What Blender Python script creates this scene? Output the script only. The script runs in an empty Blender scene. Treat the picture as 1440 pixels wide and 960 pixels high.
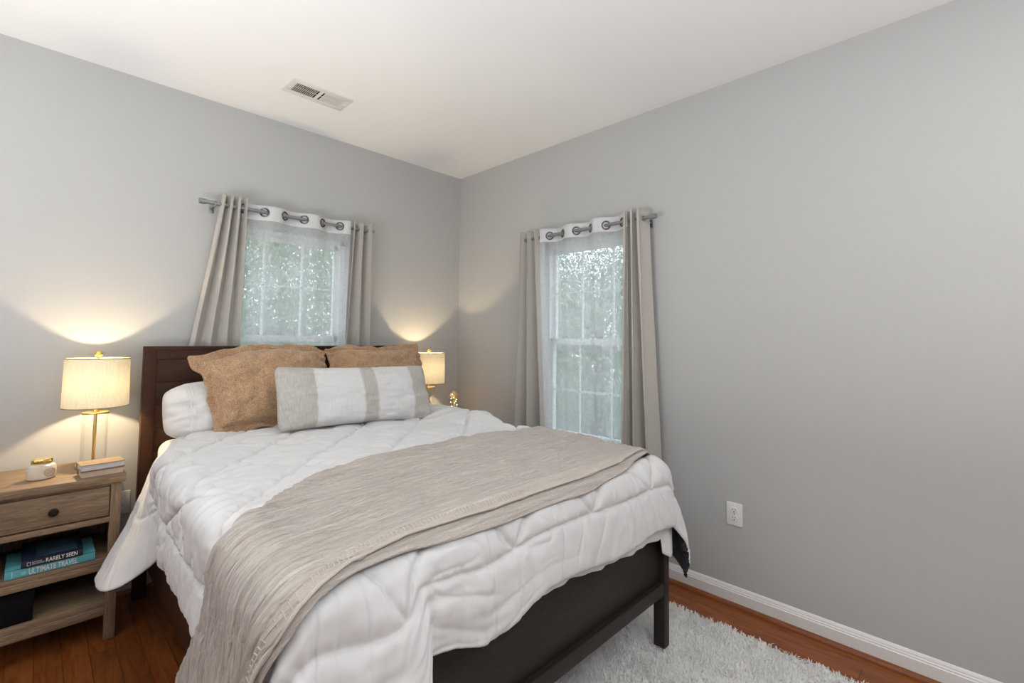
import bpy, bmesh, math, random
import numpy as np
from mathutils import Vector, Matrix, noise as mnoise

random.seed(7)
rng = np.random.default_rng(7)
SC = bpy.context.scene
COL = SC.collection
PI = math.pi
H = 2.74                       # ceiling height

# ------------------------------------------------------------------ camera
def camera():
    cd = bpy.data.cameras.new('camera'); c = bpy.data.objects.new('camera', cd); COL.objects.link(c)
    F, CY, yaw, pitch, roll = 663.73, 442.63, 0.78871, 0.049815, 0.011385
    f = Vector((math.sin(yaw)*math.cos(pitch), math.cos(yaw)*math.cos(pitch), math.sin(pitch)))
    r = Vector((math.cos(yaw), -math.sin(yaw), 0)); u = r.cross(f)
    r2 = math.cos(roll)*r + math.sin(roll)*u; u2 = -math.sin(roll)*r + math.cos(roll)*u
    m = Matrix((r2, u2, -f)).transposed().to_4x4(); m.translation = (-2.57277, -3.21, 1.34615)
    c.matrix_world = m
    cd.sensor_width = 36; cd.lens = F/1440*36; cd.shift_y = -(480-CY)/1440
    cd.clip_start = .02; cd.clip_end = 200
    SC.camera = c
camera()

# ------------------------------------------------------------------ world, big lights, exposure
w = bpy.data.worlds.new('overcast_sky'); SC.world = w; w.use_nodes = True
nt = w.node_tree; nt.nodes.clear()
wo = nt.nodes.new('ShaderNodeOutputWorld'); bg = nt.nodes.new('ShaderNodeBackground')
tcw = nt.nodes.new('ShaderNodeTexCoord'); nzw = nt.nodes.new('ShaderNodeTexNoise'); rmp = nt.nodes.new('ShaderNodeValToRGB')
nzw.inputs['Scale'].default_value = 2.2; nzw.inputs['Detail'].default_value = 5
rmp.color_ramp.elements[0].position = .35; rmp.color_ramp.elements[0].color = (.66, .80, 1.0, 1)
rmp.color_ramp.elements[1].position = .62; rmp.color_ramp.elements[1].color = (.93, .97, 1.0, 1)
nt.links.new(tcw.outputs['Generated'], nzw.inputs['Vector']); nt.links.new(nzw.outputs['Fac'], rmp.inputs['Fac'])
nt.links.new(rmp.outputs['Color'], bg.inputs['Color']); nt.links.new(bg.outputs[0], wo.inputs[0])
bg.inputs['Strength'].default_value = 2.5

def area(name, loc, target, sx, sy, power, color=(1, 1, 1)):
    l = bpy.data.lights.new(name, 'AREA'); l.shape = 'RECTANGLE'; l.size = sx; l.size_y = sy; l.energy = power; l.color = color
    o = bpy.data.objects.new(name, l); COL.objects.link(o); o.location = loc
    o.rotation_euler = (Vector(target)-Vector(loc)).to_track_quat('-Z', 'Y').to_euler()
    return o
area('fill_light_behind_camera', (-3.4, -5.9, 1.5), (-1.2, -0.6, 1.2), 2.2, 1.8, 4, (.95, .98, 1))  # added fill from behind the camera; no doorway is built there
area('fill_uplight_behind_camera', (-2.6, -5.0, .95), (-2.6, -4.9, 2.74), 2.4, 1.3, 70, (.95, .98, 1))  # added unseen uplight to brighten the ceiling
area('overhead_fill_light', (-1.5, -3.9, 2.62), (-1.3, -3.2, 0), 1.4, 1.2, 21, (1, .985, .96))  # invented overhead fill that lifts the rug and floor; no lamp there
area('fill_uplight_left', (-3.75, -1.9, .85), (-3.7, -1.9, 2.74), 1.1, 2.6, 78, (.95, .98, 1))  # unseen uplight added left of frame to even out the ceiling
SC.view_settings.view_transform = 'Standard'; SC.view_settings.look = 'None'
SC.view_settings.exposure = 0.0; SC.view_settings.gamma = 1; SC.view_settings.use_curve_mapping = False
SC.cycles.max_bounces = 10; SC.cycles.transparent_max_bounces = 24
SC.cycles.sample_clamp_indirect = 6
SC.cycles.caustics_reflective = False; SC.cycles.caustics_refractive = False

# ------------------------------------------------------------------ helpers
def tag(o, label=None, cat=None, group=None, kind=None):
    if label: o['label'] = label
    if cat: o['category'] = cat
    if group: o['group'] = group
    if kind: o['kind'] = kind
    return o
def empty(name, loc, rotz=0.0):
    o = bpy.data.objects.new(name, None); COL.objects.link(o); o.location = loc; o.rotation_euler = (0, 0, rotz)
    o.empty_display_size = .05
    return o
def mesh_obj(name, me, mats, parent=None, smooth=True):
    if not isinstance(mats, (list, tuple)): mats = [mats]
    for m in mats: me.materials.append(m)
    if smooth:
        for p in me.polygons: p.use_smooth = True
    o = bpy.data.objects.new(name, me); COL.objects.link(o)
    if parent: o.parent = parent
    return o
def obj(name, bm, mats, parent=None, smooth=True, auto=35):
    bmesh.ops.recalc_face_normals(bm, faces=bm.faces)
    me = bpy.data.meshes.new(name)
    if smooth:
        lim = math.radians(auto)
        for e in bm.edges:
            if len(e.link_faces) == 2 and e.calc_face_angle(0) > lim: e.smooth = False
    bm.to_mesh(me); bm.free()
    return mesh_obj(name, me, mats, parent, smooth)
def box(bm, x0, x1, y0, y1, z0, z1, bev=0.0, seg=2, mat=0, rot=None, piv=None):
    r = bmesh.ops.create_cube(bm, size=1.0); vs = r['verts']
    for v in vs:
        v.co = Vector(((x0+x1)/2+v.co.x*(x1-x0), (y0+y1)/2+v.co.y*(y1-y0), (z0+z1)/2+v.co.z*(z1-z0)))
    fs = list({f for v in vs for f in v.link_faces})
    if bev > 0:
        es = list({e for v in vs for e in v.link_edges})
        rr = bmesh.ops.bevel(bm, geom=es, offset=bev, segments=seg, affect='EDGES', profile=.5)
        fs = list(set(rr['faces']) | {f for f in fs if f.is_valid})
        vs = list({v for f in fs for v in f.verts})
        fs = list({f for v in vs for f in v.link_faces})
    for f in fs: f.material_index = mat
    if rot is not None:
        bmesh.ops.rotate(bm, verts=vs, cent=piv or ((x0+x1)/2, (y0+y1)/2, (z0+z1)/2), matrix=rot)
    return vs
def lathe(bm, prof, c=(0, 0, 0), n=40, sx=1.0, sy=1.0, mat=0):
    rings = []
    for r, z in prof:
        if r < 1e-6: rings.append([bm.verts.new((c[0], c[1], c[2]+z))])
        else: rings.append([bm.verts.new((c[0]+sx*r*math.cos(2*PI*k/n), c[1]+sy*r*math.sin(2*PI*k/n), c[2]+z)) for k in range(n)])
    for a, b in zip(rings[:-1], rings[1:]):
        for k in range(n):
            k2 = (k+1) % n
            if len(a) == 1 and len(b) == 1: continue
            if len(a) == 1: f = bm.faces.new((a[0], b[k], b[k2]))
            elif len(b) == 1: f = bm.faces.new((a[k], a[k2], b[0]))
            else: f = bm.faces.new((a[k], a[k2], b[k2], b[k]))
            f.material_index = mat
def tube(bm, pts, r, n=10, cap=True):
    pts = [Vector(p) for p in pts]; rs = r if isinstance(r, (list, tuple)) else [r]*len(pts)
    rings = []; prev = None
    for i, p in enumerate(pts):
        d = (pts[min(i+1, len(pts)-1)]-pts[max(i-1, 0)]).normalized()
        if prev is None:
            a = d.cross(Vector((0, 0, 1)));
            if a.length < .1: a = d.cross(Vector((1, 0, 0)))
        else: a = prev-d*prev.dot(d)
        a.normalize(); b = d.cross(a); prev = a
        rings.append([bm.verts.new(p+rs[i]*(a*math.cos(2*PI*k/n)+b*math.sin(2*PI*k/n))) for k in range(n)])
    for A, B in zip(rings[:-1], rings[1:]):
        for k in range(n): bm.faces.new((A[k], A[(k+1) % n], B[(k+1) % n], B[k]))
    if cap: bm.faces.new(rings[0][::-1]); bm.faces.new(rings[-1])
def torus(bm, c, R, r, axis='y', n=28, m=8):
    rings = []
    for i in range(n):
        t = 2*PI*i/n; ring = []
        for j in range(m):
            s = 2*PI*j/m; rr = R+r*math.cos(s); a, b, h = rr*math.cos(t), rr*math.sin(t), r*math.sin(s)
            p = {'y': (a, h, b), 'x': (h, a, b), 'z': (a, b, h)}[axis]
            ring.append(bm.verts.new((c[0]+p[0], c[1]+p[1], c[2]+p[2])))
        rings.append(ring)
    for i in range(n):
        A, B = rings[i], rings[(i+1) % n]
        for j in range(m): bm.faces.new((A[j], A[(j+1) % m], B[(j+1) % m], B[j]))
def grid_mesh(name, P, closed_u=False, uv=None):
    """P: (nu, nv, 3) array -> mesh, optional uv (nu,nv,2)"""
    nu, nv = P.shape[:2]
    me = bpy.data.meshes.new(name)
    idx = np.arange(nu*nv).reshape(nu, nv)
    a, b, c, d = idx[:-1, :-1], idx[1:, :-1], idx[1:, 1:], idx[:-1, 1:]
    q = np.stack([a, b, c, d], -1).reshape(-1, 4)
    me.from_pydata(P.reshape(-1, 3).tolist(), [], q.tolist())
    if uv is not None:
        lay = me.uv_layers.new(name='uv'); U = uv.reshape(-1, 2)[q.reshape(-1)]
        lay.data.foreach_set('uv', U.astype(np.float32).ravel())
    me.update()
    return me
def smoothstep(a, b, x): t = np.clip((x-a)/(b-a), 0, 1); return t*t*(3-2*t)
def solid(o, th, off=0, moff=0, mrim=0):
    m = o.modifiers.new('thickness', 'SOLIDIFY'); m.thickness = th; m.offset = off; m.material_offset = moff; m.material_offset_rim = mrim
    return o
# value noise on arrays
_tab = rng.random((256, 256))
def vnoise(x, y):
    xi = np.floor(x).astype(int); yi = np.floor(y).astype(int); fx = x-xi; fy = y-yi
    fx = fx*fx*(3-2*fx); fy = fy*fy*(3-2*fy)
    g = lambda i, j: _tab[i % 256, j % 256]
    return (g(xi, yi)*(1-fx)+g(xi+1, yi)*fx)*(1-fy)+(g(xi, yi+1)*(1-fx)+g(xi+1, yi+1)*fx)*fy-.5

# ------------------------------------------------------------------ materials
MATS = {}
def nmat(name):
    m = bpy.data.materials.new(name); m.use_nodes = True; n = m.node_tree.nodes; n.clear()
    o = n.new('ShaderNodeOutputMaterial'); p = n.new('ShaderNodeBsdfPrincipled'); m.node_tree.links.new(p.outputs[0], o.inputs[0])
    return m, m.node_tree, p, o
def plain(name, col, rough=.5, metal=0.0, spec=.5, sheen=0.0, bump=None, emit=None):
    m, t, p, o = nmat(name)
    p.inputs['Base Color'].default_value = (*col, 1); p.inputs['Roughness'].default_value = rough; p.inputs['Metallic'].default_value = metal
    p.inputs['Specular IOR Level'].default_value = spec
    if sheen: p.inputs['Sheen Weight'].default_value = sheen
    if emit: p.inputs['Emission Color'].default_value = (*emit[0], 1); p.inputs['Emission Strength'].default_value = emit[1]
    if bump:
        sc, st, dist = bump; tc = t.nodes.new('ShaderNodeTexCoord'); nz = t.nodes.new('ShaderNodeTexNoise'); b = t.nodes.new('ShaderNodeBump')
        nz.inputs['Scale'].default_value = sc; nz.inputs['Detail'].default_value = 6
        b.inputs['Strength'].default_value = st; b.inputs['Distance'].default_value = dist
        t.links.new(tc.outputs['Object'], nz.inputs['Vector']); t.links.new(nz.outputs['Fac'], b.inputs['Height']); t.links.new(b.outputs[0], p.inputs['Normal'])
    return m
def mapping(t, scale=(1, 1, 1), coord='Object', rot=(0, 0, 0)):
    tc = t.nodes.new('ShaderNodeTexCoord'); mp = t.nodes.new('ShaderNodeMapping')
    mp.inputs['Scale'].default_value = scale; mp.inputs['Rotation'].default_value = rot
    t.links.new(tc.outputs[coord], mp.inputs['Vector']); return mp
def ramp(t, src, stops):
    r = t.nodes.new('ShaderNodeValToRGB'); e = r.color_ramp.elements
    while len(e) < len(stops): e.new(.5)
    for k, (pos, c) in enumerate(stops): e[k].position = pos; e[k].color = (*c, 1)
    t.links.new(src, r.inputs['Fac']); return r
def noise(t, vec, scale, detail=4, rough=.5, dist=0):
    n = t.nodes.new('ShaderNodeTexNoise'); n.inputs['Scale'].default_value = scale; n.inputs['Detail'].default_value = detail
    n.inputs['Roughness'].default_value = rough; n.inputs['Distortion'].default_value = dist
    t.links.new(vec, n.inputs['Vector']); return n
def bump(t, p, h, strength=.3, dist=.002):
    b = t.nodes.new('ShaderNodeBump'); b.inputs['Strength'].default_value = strength; b.inputs['Distance'].default_value = dist
    t.links.new(h, b.inputs['Height']); t.links.new(b.outputs[0], p.inputs['Normal']); return b
def wood(name, stops, scale, gscale=6, rough=.45, axis_scale=(1, 12, 12), spec=.4, bmp=.15):
    m, t, p, o = nmat(name)
    mp = mapping(t, axis_scale); n1 = noise(t, mp.outputs[0], gscale, 8, .62, 1.2)
    r = ramp(t, n1.outputs['Fac'], stops); t.links.new(r.outputs[0], p.inputs['Base Color'])
    p.inputs['Roughness'].default_value = rough; p.inputs['Specular IOR Level'].default_value = spec
    bump(t, p, n1.outputs['Fac'], bmp, .0015)
    return m
def weave(name, col, var=.12, sx=900, rough=.9, bs=.35, sheen=.15, dist=.0006, translucent=0.0, coord='Object'):
    m, t, p, o = nmat(name)
    mp = mapping(t, (1, 1, 1), coord)
    nA = noise(t, mp.outputs[0], sx, 2, .6); nB = noise(t, mp.outputs[0], 28, 4, .6)
    mx = t.nodes.new('ShaderNodeMath'); mx.operation = 'MULTIPLY_ADD'; mx.inputs[1].default_value = .75; t.links.new(nA.outputs['Fac'], mx.inputs[0])
    m2 = t.nodes.new('ShaderNodeMath'); m2.operation = 'MULTIPLY'; m2.inputs[1].default_value = .25; t.links.new(nB.outputs['Fac'], m2.inputs[0]); t.links.new(m2.outputs[0], mx.inputs[2])
    c = np.array(col); r = ramp(t, mx.outputs[0], [(.3, tuple(c*(1-var))), (.7, tuple(np.minimum(c*(1+var), 1)))])
    t.links.new(r.outputs[0], p.inputs['Base Color']); p.inputs['Roughness'].default_value = rough
    p.inputs['Sheen Weight'].default_value = sheen; p.inputs['Specular IOR Level'].default_value = .2
    b = bump(t, p, nA.outputs['Fac'], bs, dist)
    if translucent:
        tr = t.nodes.new('ShaderNodeBsdfTranslucent'); mxs = t.nodes.new('ShaderNodeMixShader'); mxs.inputs[0].default_value = translucent
        t.links.new(r.outputs[0], tr.inputs['Color']); t.links.new(p.outputs[0], mxs.inputs[1]); t.links.new(tr.outputs[0], mxs.inputs[2]); t.links.new(mxs.outputs[0], o.inputs[0])
    return m

M_wall = plain('grey_wall_paint', (.50, .50, .493), .75, bump=(220, .06, .0008), spec=.25)
M_ceil = plain('white_ceiling_paint', (.89, .885, .875), .9, bump=(160, .05, .0008), spec=.2)
M_trim = plain('white_trim_paint', (.80, .79, .78), .35)
M_white = plain('white_plastic', (.82, .81, .79), .35)
M_vinyl = plain('white_vinyl', (.82, .825, .83), .4)
M_dark = wood('lamp_tinted_espresso', [(.3, (.032, .012, .006)), (.7, (.066, .025, .012))], 1, 4, .5, (2, 2, 26), .2, .08)  # redder brown puts the bedside lamp's glow into the wood colour
M_darkh = wood('lamp_tinted_espresso_horizontal', [(.3, (.028, .011, .006)), (.7, (.056, .021, .011))], 1, 4, .5, (2, 26, 26), .2, .08)  # lamp glow tinted into this colour too, grain turned sideways
M_foot = wood('near_black_wood', [(.3, (.017, .013, .011)), (.7, (.034, .026, .022))], 1, 4, .45, (2, 26, 26), .25, .08)  # footboard copy of the bed wood, without the lamp's red
OAK = [(.28, (.155, .10, .06)), (.5, (.265, .182, .117)), (.72, (.37, .27, .18))]
M_oak = wood('weathered_oak', OAK, 1, 5, .55, (2, 22, 22), .3, .2)
M_oakv = wood('weathered_oak_upright', OAK, 1, 5, .55, (22, 22, 2), .3, .2)
M_black = plain('black_metal_knob', (.015, .013, .012), .35, .3)
M_brass = plain('brushed_brass', (.83, .58, .22), .28, 1.0)
M_gold = plain('polished_gold', (.95, .70, .22), .12, 1.0)
M_grey = plain('brushed_grey_metal', (.33, .34, .36), .35, .85)
M_gunm = plain('dark_grommet_metal', (.12, .12, .13), .3, .85)

def glass(name, tint=(.97, .99, .99), k=.10):
    m, t, p, o = nmat(name); t.nodes.remove(p)
    tr = t.nodes.new('ShaderNodeBsdfTransparent'); gl = t.nodes.new('ShaderNodeBsdfGlossy'); mx = t.nodes.new('ShaderNodeMixShader'); lw = t.nodes.new('ShaderNodeLayerWeight')
    tr.inputs[0].default_value = (*tint, 1); gl.inputs['Roughness'].default_value = .02; lw.inputs[0].default_value = k
    t.links.new(lw.outputs['Facing'], mx.inputs[0]); t.links.new(tr.outputs[0], mx.inputs[1]); t.links.new(gl.outputs[0], mx.inputs[2]); t.links.new(mx.outputs[0], o.inputs[0])
    return m
M_pane = glass('window_glass', (.97, .985, .985), .06)
M_glass = glass('clear_glass', (.99, .99, .985), .05)

def wood_floor():
    m, t, p, o = nmat('cherry_hardwood')
    tc = t.nodes.new('ShaderNodeTexCoord'); mp = t.nodes.new('ShaderNodeMapping'); mp.inputs['Rotation'].default_value = (0, 0, PI/2); mp.inputs['Location'].default_value = (.2, .032, 0)
    t.links.new(tc.outputs['Object'], mp.inputs['Vector'])
    br = t.nodes.new('ShaderNodeTexBrick'); br.inputs['Scale'].default_value = 1; br.inputs['Brick Width'].default_value = 1.15; br.inputs['Row Height'].default_value = .083
    br.inputs['Mortar Size'].default_value = .0011; br.inputs['Mortar Smooth'].default_value = .1; br.offset = .37; br.offset_frequency = 2
    br.inputs['Color1'].default_value = (.25, .25, .25, 1); br.inputs['Color2'].default_value = (.8, .8, .8, 1); br.inputs['Mortar'].default_value = (.5, .5, .5, 1)
    t.links.new(mp.outputs[0], br.inputs['Vector'])
    mg = t.nodes.new('ShaderNodeMapping'); mg.inputs['Scale'].default_value = (9, 1.1, 9); t.links.new(tc.outputs['Object'], mg.inputs['Vector'])
    sep = t.nodes.new('ShaderNodeVectorMath'); sep.operation = 'MULTIPLY_ADD'; sep.inputs[1].default_value = (7, 7, 7)
    t.links.new(br.outputs['Color'], sep.inputs[0]); t.links.new(mg.outputs[0], sep.inputs[2])
    g = noise(t, sep.outputs[0], 2.0, 9, .62, 2.4)
    r = ramp(t, g.outputs['Fac'], [(.25, (.105, .024, .006)), (.45, (.26, .072, .017)), (.75, (.39, .130, .036))])
    mix = t.nodes.new('ShaderNodeMixRGB'); mix.blend_type = 'MULTIPLY'; mix.inputs[0].default_value = .38
    t.links.new(r.outputs[0], mix.inputs[1]); t.links.new(br.outputs['Color'], mix.inputs[2])
    mm = t.nodes.new('ShaderNodeMixRGB'); mm.inputs[2].default_value = (.05, .016, .006, 1); t.links.new(br.outputs['Fac'], mm.inputs[0]); t.links.new(mix.outputs[0], mm.inputs[1])
    t.links.new(mm.outputs[0], p.inputs['Base Color']); p.inputs['Roughness'].default_value = .33; p.inputs['Specular IOR Level'].default_value = .35
    bump(t, p, br.outputs['Fac'], -.4, .001)
    return m
M_floor = wood_floor()
M_shoe = wood('cherry_moulding', [(.3, (.16, .045, .013)), (.7, (.27, .09, .03))], 1, 5, .35, (20, 2, 20))

# ------------------------------------------------------------------ room shell
XL, YF = -4.9, -6.2
WT = .14
WB = (-1.82, -1.02, .62, 2.03)     # back window opening x0,x1,z0,z1
WR = (-1.78, -.955, .62, 2.03)     # right window opening y0,y1,z0,z1
bm = bmesh.new(); box(bm, XL-.2, .2, YF-.2, .2, -.12, 0); tag(obj('floor', bm, M_floor, smooth=False), 'glossy reddish hardwood floor of narrow planks', kind='structure')
bm = bmesh.new(); box(bm, XL-.2, .2, YF-.2, .2, H, H+.12); tag(obj('ceiling', bm, M_ceil, smooth=False), 'plain white ceiling', kind='structure')
bm = bmesh.new()
box(bm, XL-.2, WB[0], 0, WT, 0, H); box(bm, WB[1], .2, 0, WT, 0, H); box(bm, WB[0], WB[1], 0, WT, 0, WB[2]); box(bm, WB[0], WB[1], 0, WT, WB[3], H)
tag(obj('wall_back', bm, M_wall, smooth=False), 'light grey wall behind the headboard', kind='structure')
bm = bmesh.new()
box(bm, 0, WT, YF-.2, WR[0], 0, H); box(bm, 0, WT, WR[1], 0, 0, H); box(bm, 0, WT, WR[0], WR[1], 0, WR[2]); box(bm, 0, WT, WR[0], WR[1], WR[3], H)
tag(obj('wall_right', bm, M_wall, smooth=False), 'light grey wall on the right with the tall window', kind='structure')
bm = bmesh.new(); box(bm, XL-.14, XL, YF, 0, 0, H); tag(obj('wall_left', bm, M_wall, smooth=False), kind='structure')
bm = bmesh.new(); box(bm, XL, 0, YF-.14, YF, 0, H); tag(obj('wall_front', bm, plain('low_bounce_dark_paint', (.24, .25, .27), .8), smooth=False), kind='structure')  # unseen wall, darkened so less light bounces onto the bed foot

def profile_run(name, prof, a, b, nrm, mat, label):
    """extrude a (out, z) profile from a to b; nrm = direction into the room"""
    bm = bmesh.new(); a = Vector(a); b = Vector(b); n = Vector(nrm)
    A = [bm.verts.new(a+n*o+Vector((0, 0, z))) for o, z in prof]; B = [bm.verts.new(b+n*o+Vector((0, 0, z))) for o, z in prof]
    k = len(prof)
    for i in range(k): bm.faces.new((A[i], A[(i+1) % k], B[(i+1) % k], B[i]))
    bm.faces.new(A); bm.faces.new(B[::-1])
    return tag(obj(name, bm, mat, auto=30), label, kind='structure')
BP = [(0, 0), (.015, 0), (.015, .068), (.012, .072), (.012, .077), (.009, .081), (.009, .085), (.006, .091), (.003, .0955), (0, .0965)]
SP = [(.015, 0), (.034, 0), (.033, .008), (.028, .015), (.021, .019), (.015, .020)]
profile_run('baseboard_right', BP, (0, YF, 0), (0, 0, 0), (-1, 0, 0), M_trim, 'white baseboard along the right wall')
profile_run('baseboard_back', BP, (XL, 0, 0), (0, 0, 0), (0, -1, 0), M_trim, 'white baseboard along the back wall')
profile_run('trim_1', SP, (0, YF, 0), (0, -.015, 0), (-1, 0, 0), M_shoe, 'reddish wood shoe moulding along the right wall')
profile_run('trim_2', SP, (XL, 0, 0), (-.015, 0, 0), (0, -1, 0), M_shoe, 'reddish wood shoe moulding along the back wall')

# ------------------------------------------------------------------ windows (double hung, grids) -- local: x along wall, y outwards
def window(name, w0, w1, z0, z1, place, label):
    root = empty(name, (0, 0, 0)); tag(root, label, kind='structure')
    def part(nm, boxes, mat=M_vinyl, par=root):
        b = bmesh.new()
        for q in boxes: box(b, *q)
        o = obj(nm, b, mat, par, smooth=False); o.matrix_parent_inverse = Matrix(); return o
    f = .034
    part('window_frame', [(w0, w0+f, .05, .13, z0, z1), (w1-f, w1, .05, .13, z0, z1), (w0, w1, .05, .13, z1-f, z1), (w0, w1, .05, .13, z0, z0+f)])
    zm = 1.325; s = .022
    for nm, a, b, y0 in (('upper_sash', zm-.02, z1-f, .095), ('lower_sash', z0+f, zm+.025, .065)):
        y1 = y0+.028; x0 = w0+f; x1 = w1-f
        rail_b = .04 if nm == 'upper_sash' else .05
        bx = [(x0, x0+s, y0, y1, a, b), (x1-s, x1, y0, y1, a, b), (x0, x1, y0, y1, b-(.03 if nm == 'upper_sash' else .042), b), (x0, x1, y0, y1, a, a+rail_b)]
        sash = part(nm, bx)
        gx = []
        for k in (1, 2):
            xc = x0+(x1-x0)*k/3; gx.append((xc-.006, xc+.006, y0+.008, y0+.02, a, b))
        zc = 1.677 if nm == 'upper_sash' else .987
        gx.append((x0, x1, y0+.008, y0+.02, zc-.006, zc+.006))
        part('muntins', gx, M_vinyl, sash)
        g = part('pane', [(x0+.005, x1-.005, y0+.012, y0+.016, a+.01, b-.01)], M_pane, sash)
    part('window_sill', [(w0-.03, w1+.03, -.03, .06, z0-.02, z0)], M_trim)
    if place == 'R': root.rotation_euler = (0, 0, -PI/2)
    return root
window('window_1', WB[0], WB[1], WB[2], WB[3], 'B', 'white gridded window behind the headboard')
# right wall: local x -> -y , local y -> +x
window('window_2', -WR[1], -WR[0], WR[2], WR[3], 'R', 'white double hung window on the right wall')

# ------------------------------------------------------------------ bed frame (queen, espresso)
BX0, BX1 = -2.174, -.572
bed = empty('bed', (-1.373, -1.2, 0))
tag(bed, 'dark espresso wood bed frame with tall panelled headboard and low footboard', 'bed')
def bpart(name, boxes, mat=M_dark, parent=None, bev=.003):
    b = bmesh.new(); off = Vector(bed.location) if True else 0
    for q in boxes:
        x0, x1, y0, y1, z0, z1 = q; box(b, x0-off.x, x1-off.x, y0-off.y, y1-off.y, z0-off.z, z1-off.z, bev)
    o = obj(name, b, mat, parent or bed); return o
hb = bpart('headboard', [(BX0, BX0+.055, -.138, -.088, .0, 1.275), (BX1-.055, BX1, -.138, -.088, .0, 1.275),
                         (BX0+.05, BX1-.05, -.128, -.098, .35, 1.255)], M_dark)
bpart('headboard_panel', [(BX0+.054, BX1-.054, -.1362, -.112, 1.215, 1.262)], M_darkh, None, .0015)
for z0, z1 in ((1.095, 1.2135), (.975, 1.0935), (.855, .9735), (.735, .8535), (.615, .7335), (.495, .6135)):
    bpart('headboard_panel', [(BX0+.054, BX1-.054, -.1335, -.112, z0, z1)], M_darkh, None, .0015)
bpart('headboard_cap', [(BX0, BX1, -.139, -.087, 1.262, 1.2835)], M_darkh, None, .002)
bpart('side_rail', [(BX0+.008, BX0+.034, -2.16, -.135, .26, .45)], M_darkh)
bpart('side_rail', [(BX1-.034, BX1-.008, -2.16, -.135, .26, .45)], M_darkh)
FY = -2.212
for x0 in (BX0, BX1-.045):
    bpart('footboard_post', [(x0, x0+.045, FY, FY+.052, .022, .56)], M_foot)
bpart('footboard_panel', [(BX0+.044, BX1-.044, FY+.022, FY+.040, .29, .55)], M_foot)
bpart('footboard_top_rail', [(BX0+.044, BX1-.044, FY+.006, FY+.046, .535, .560)], M_foot)
bpart('footboard_bottom_rail', [(BX0+.044, BX1-.044, FY+.002, FY+.046, .245, .300)], M_foot)
bpart('center_leg', [(-1.40, -1.345, -1.25, -1.20, .03, .27)], M_dark)
bpart('slat_deck', [(BX0+.034, BX1-.034, -2.14, -.14, .27, .30)], M_darkh)

# ------------------------------------------------------------------ mattress + bedding
M_sheet = weave('white_sheet_cotton', (.80, .785, .77), .03, 700, .85, .12)
M_comf = weave('white_comforter_fabric', (.72, .72, .725), .02, 800, .85, .12, translucent=0.0)
M_char = weave('charcoal_reverse_fabric', (.035, .037, .042), .1, 800, .85, .15)
MX0, MX1, MY0, MY1, MZ0, MZ1 = -2.105, -.63, -2.135, -.145, .315, .805
bm = bmesh.new(); box(bm, MX0, MX1, MY0, MY1, MZ0+.20, MZ1, .06, 6)
bmesh.ops.subdivide_edges(bm, edges=[e for e in bm.edges if e.calc_length() > .4], cuts=24, use_grid_fill=True)
for v in bm.verts:
    v.co += Vector((mnoise.noise(v.co*4)*.006, mnoise.noise(v.co*4+Vector((9, 0, 0)))*.006, mnoise.noise(v.co*3)*.006))
mat_ = tag(obj('mattress', bm, M_sheet), 'mattress in a white fitted sheet, bare edge showing by the headboard', 'mattress')
bm = bmesh.new(); box(bm, MX0+.01, MX1-.01, MY0+.01, MY1-.01, .302, MZ0+.197, .02, 3)
tag(obj('box_spring', bm, M_sheet), 'low white box spring under the mattress inside the dark frame', 'box spring')

# comforter surface: flat cloth coordinates U (across) V (head to foot) -> world
CU0, CU1, CV0, CV1 = -2.555, -.215, .345, 2.455
SU0, SU1, SV1 = -2.125, -.635, 2.13
R0 = .085
def interp(tab, x):
    tab = np.array(tab, float); xs = tab[:, 0]; out = []
    for k in range(1, tab.shape[1]):
        y = np.interp(x, xs, tab[:, k]); out.append(y)
    return out
def smooth_tab(tab, n=400, it=10):
    tab = np.array(tab, float); xs = np.linspace(tab[0, 0], tab[-1, 0], n); Y = np.stack([np.interp(xs, tab[:, 0], tab[:, k]) for k in range(1, tab.shape[1])], 1)
    w = max(3, int(.022/((xs[-1]-xs[0])/n))); ker = np.hanning(w*2+1); ker /= ker.sum()
    Yp = np.pad(Y, ((w, w), (0, 0)), mode='edge'); Y = np.stack([np.convolve(Yp[:, k], ker, 'valid') for k in range(Y.shape[1])], 1)
    return np.concatenate([xs[:, None], Y], 1)
LH = smooth_tab([(.345, -2.350, -.575, .315), (.42, -2.33, -.66, .345), (.50, -2.29, -.73, .365), (.57, -2.235, -.775, .39), (.64, -2.18, -.80, .43), (.72, -2.145, -.825, .47),
      (.80, -2.13, -.87, .49), (.88, -2.15, -.93, .54), (.97, -2.19, -.99, .545), (1.1, -2.218, -1.09, .535), (1.25, -2.222, -1.25, .53), (1.44, -2.222, -1.44, .53), (1.7, -2.23, -1.7, .53), (2.13, -2.235, -2.13, .45)])
HF = np.array([(-.22, -1.90, .852), (-.12, -1.985, .843), (0, -2.075, .812), (.08, -2.125, .742), (.18, -2.170, .640), (.30, -2.238, .490), (.43, -2.346, .325)])
FH = smooth_tab([(-2.125, -2.15, -2.285, .46), (-2.02, -2.03, -2.30, .43), (-1.97, -1.955, -2.325, .44), (-1.935, -1.915, -2.32, .50), (-1.90, -1.905, -2.285, .60), (-1.86, -1.865, -2.262, .575), (-1.80, -1.80, -2.262, .56),
      (-1.70, -1.70, -2.262, .52), (-1.60, -1.60, -2.255, .53), (-1.45, -1.45, -2.255, .572), (-1.30, -1.30, -2.25, .565), (-1.08, -1.08, -2.25, .540), (-.9, -.9, -2.25, .545), (-.78, -.78, -2.25, .565), (-.70, -.70, -2.25, .560), (-.635, -.62, -2.25, .55)])
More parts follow.
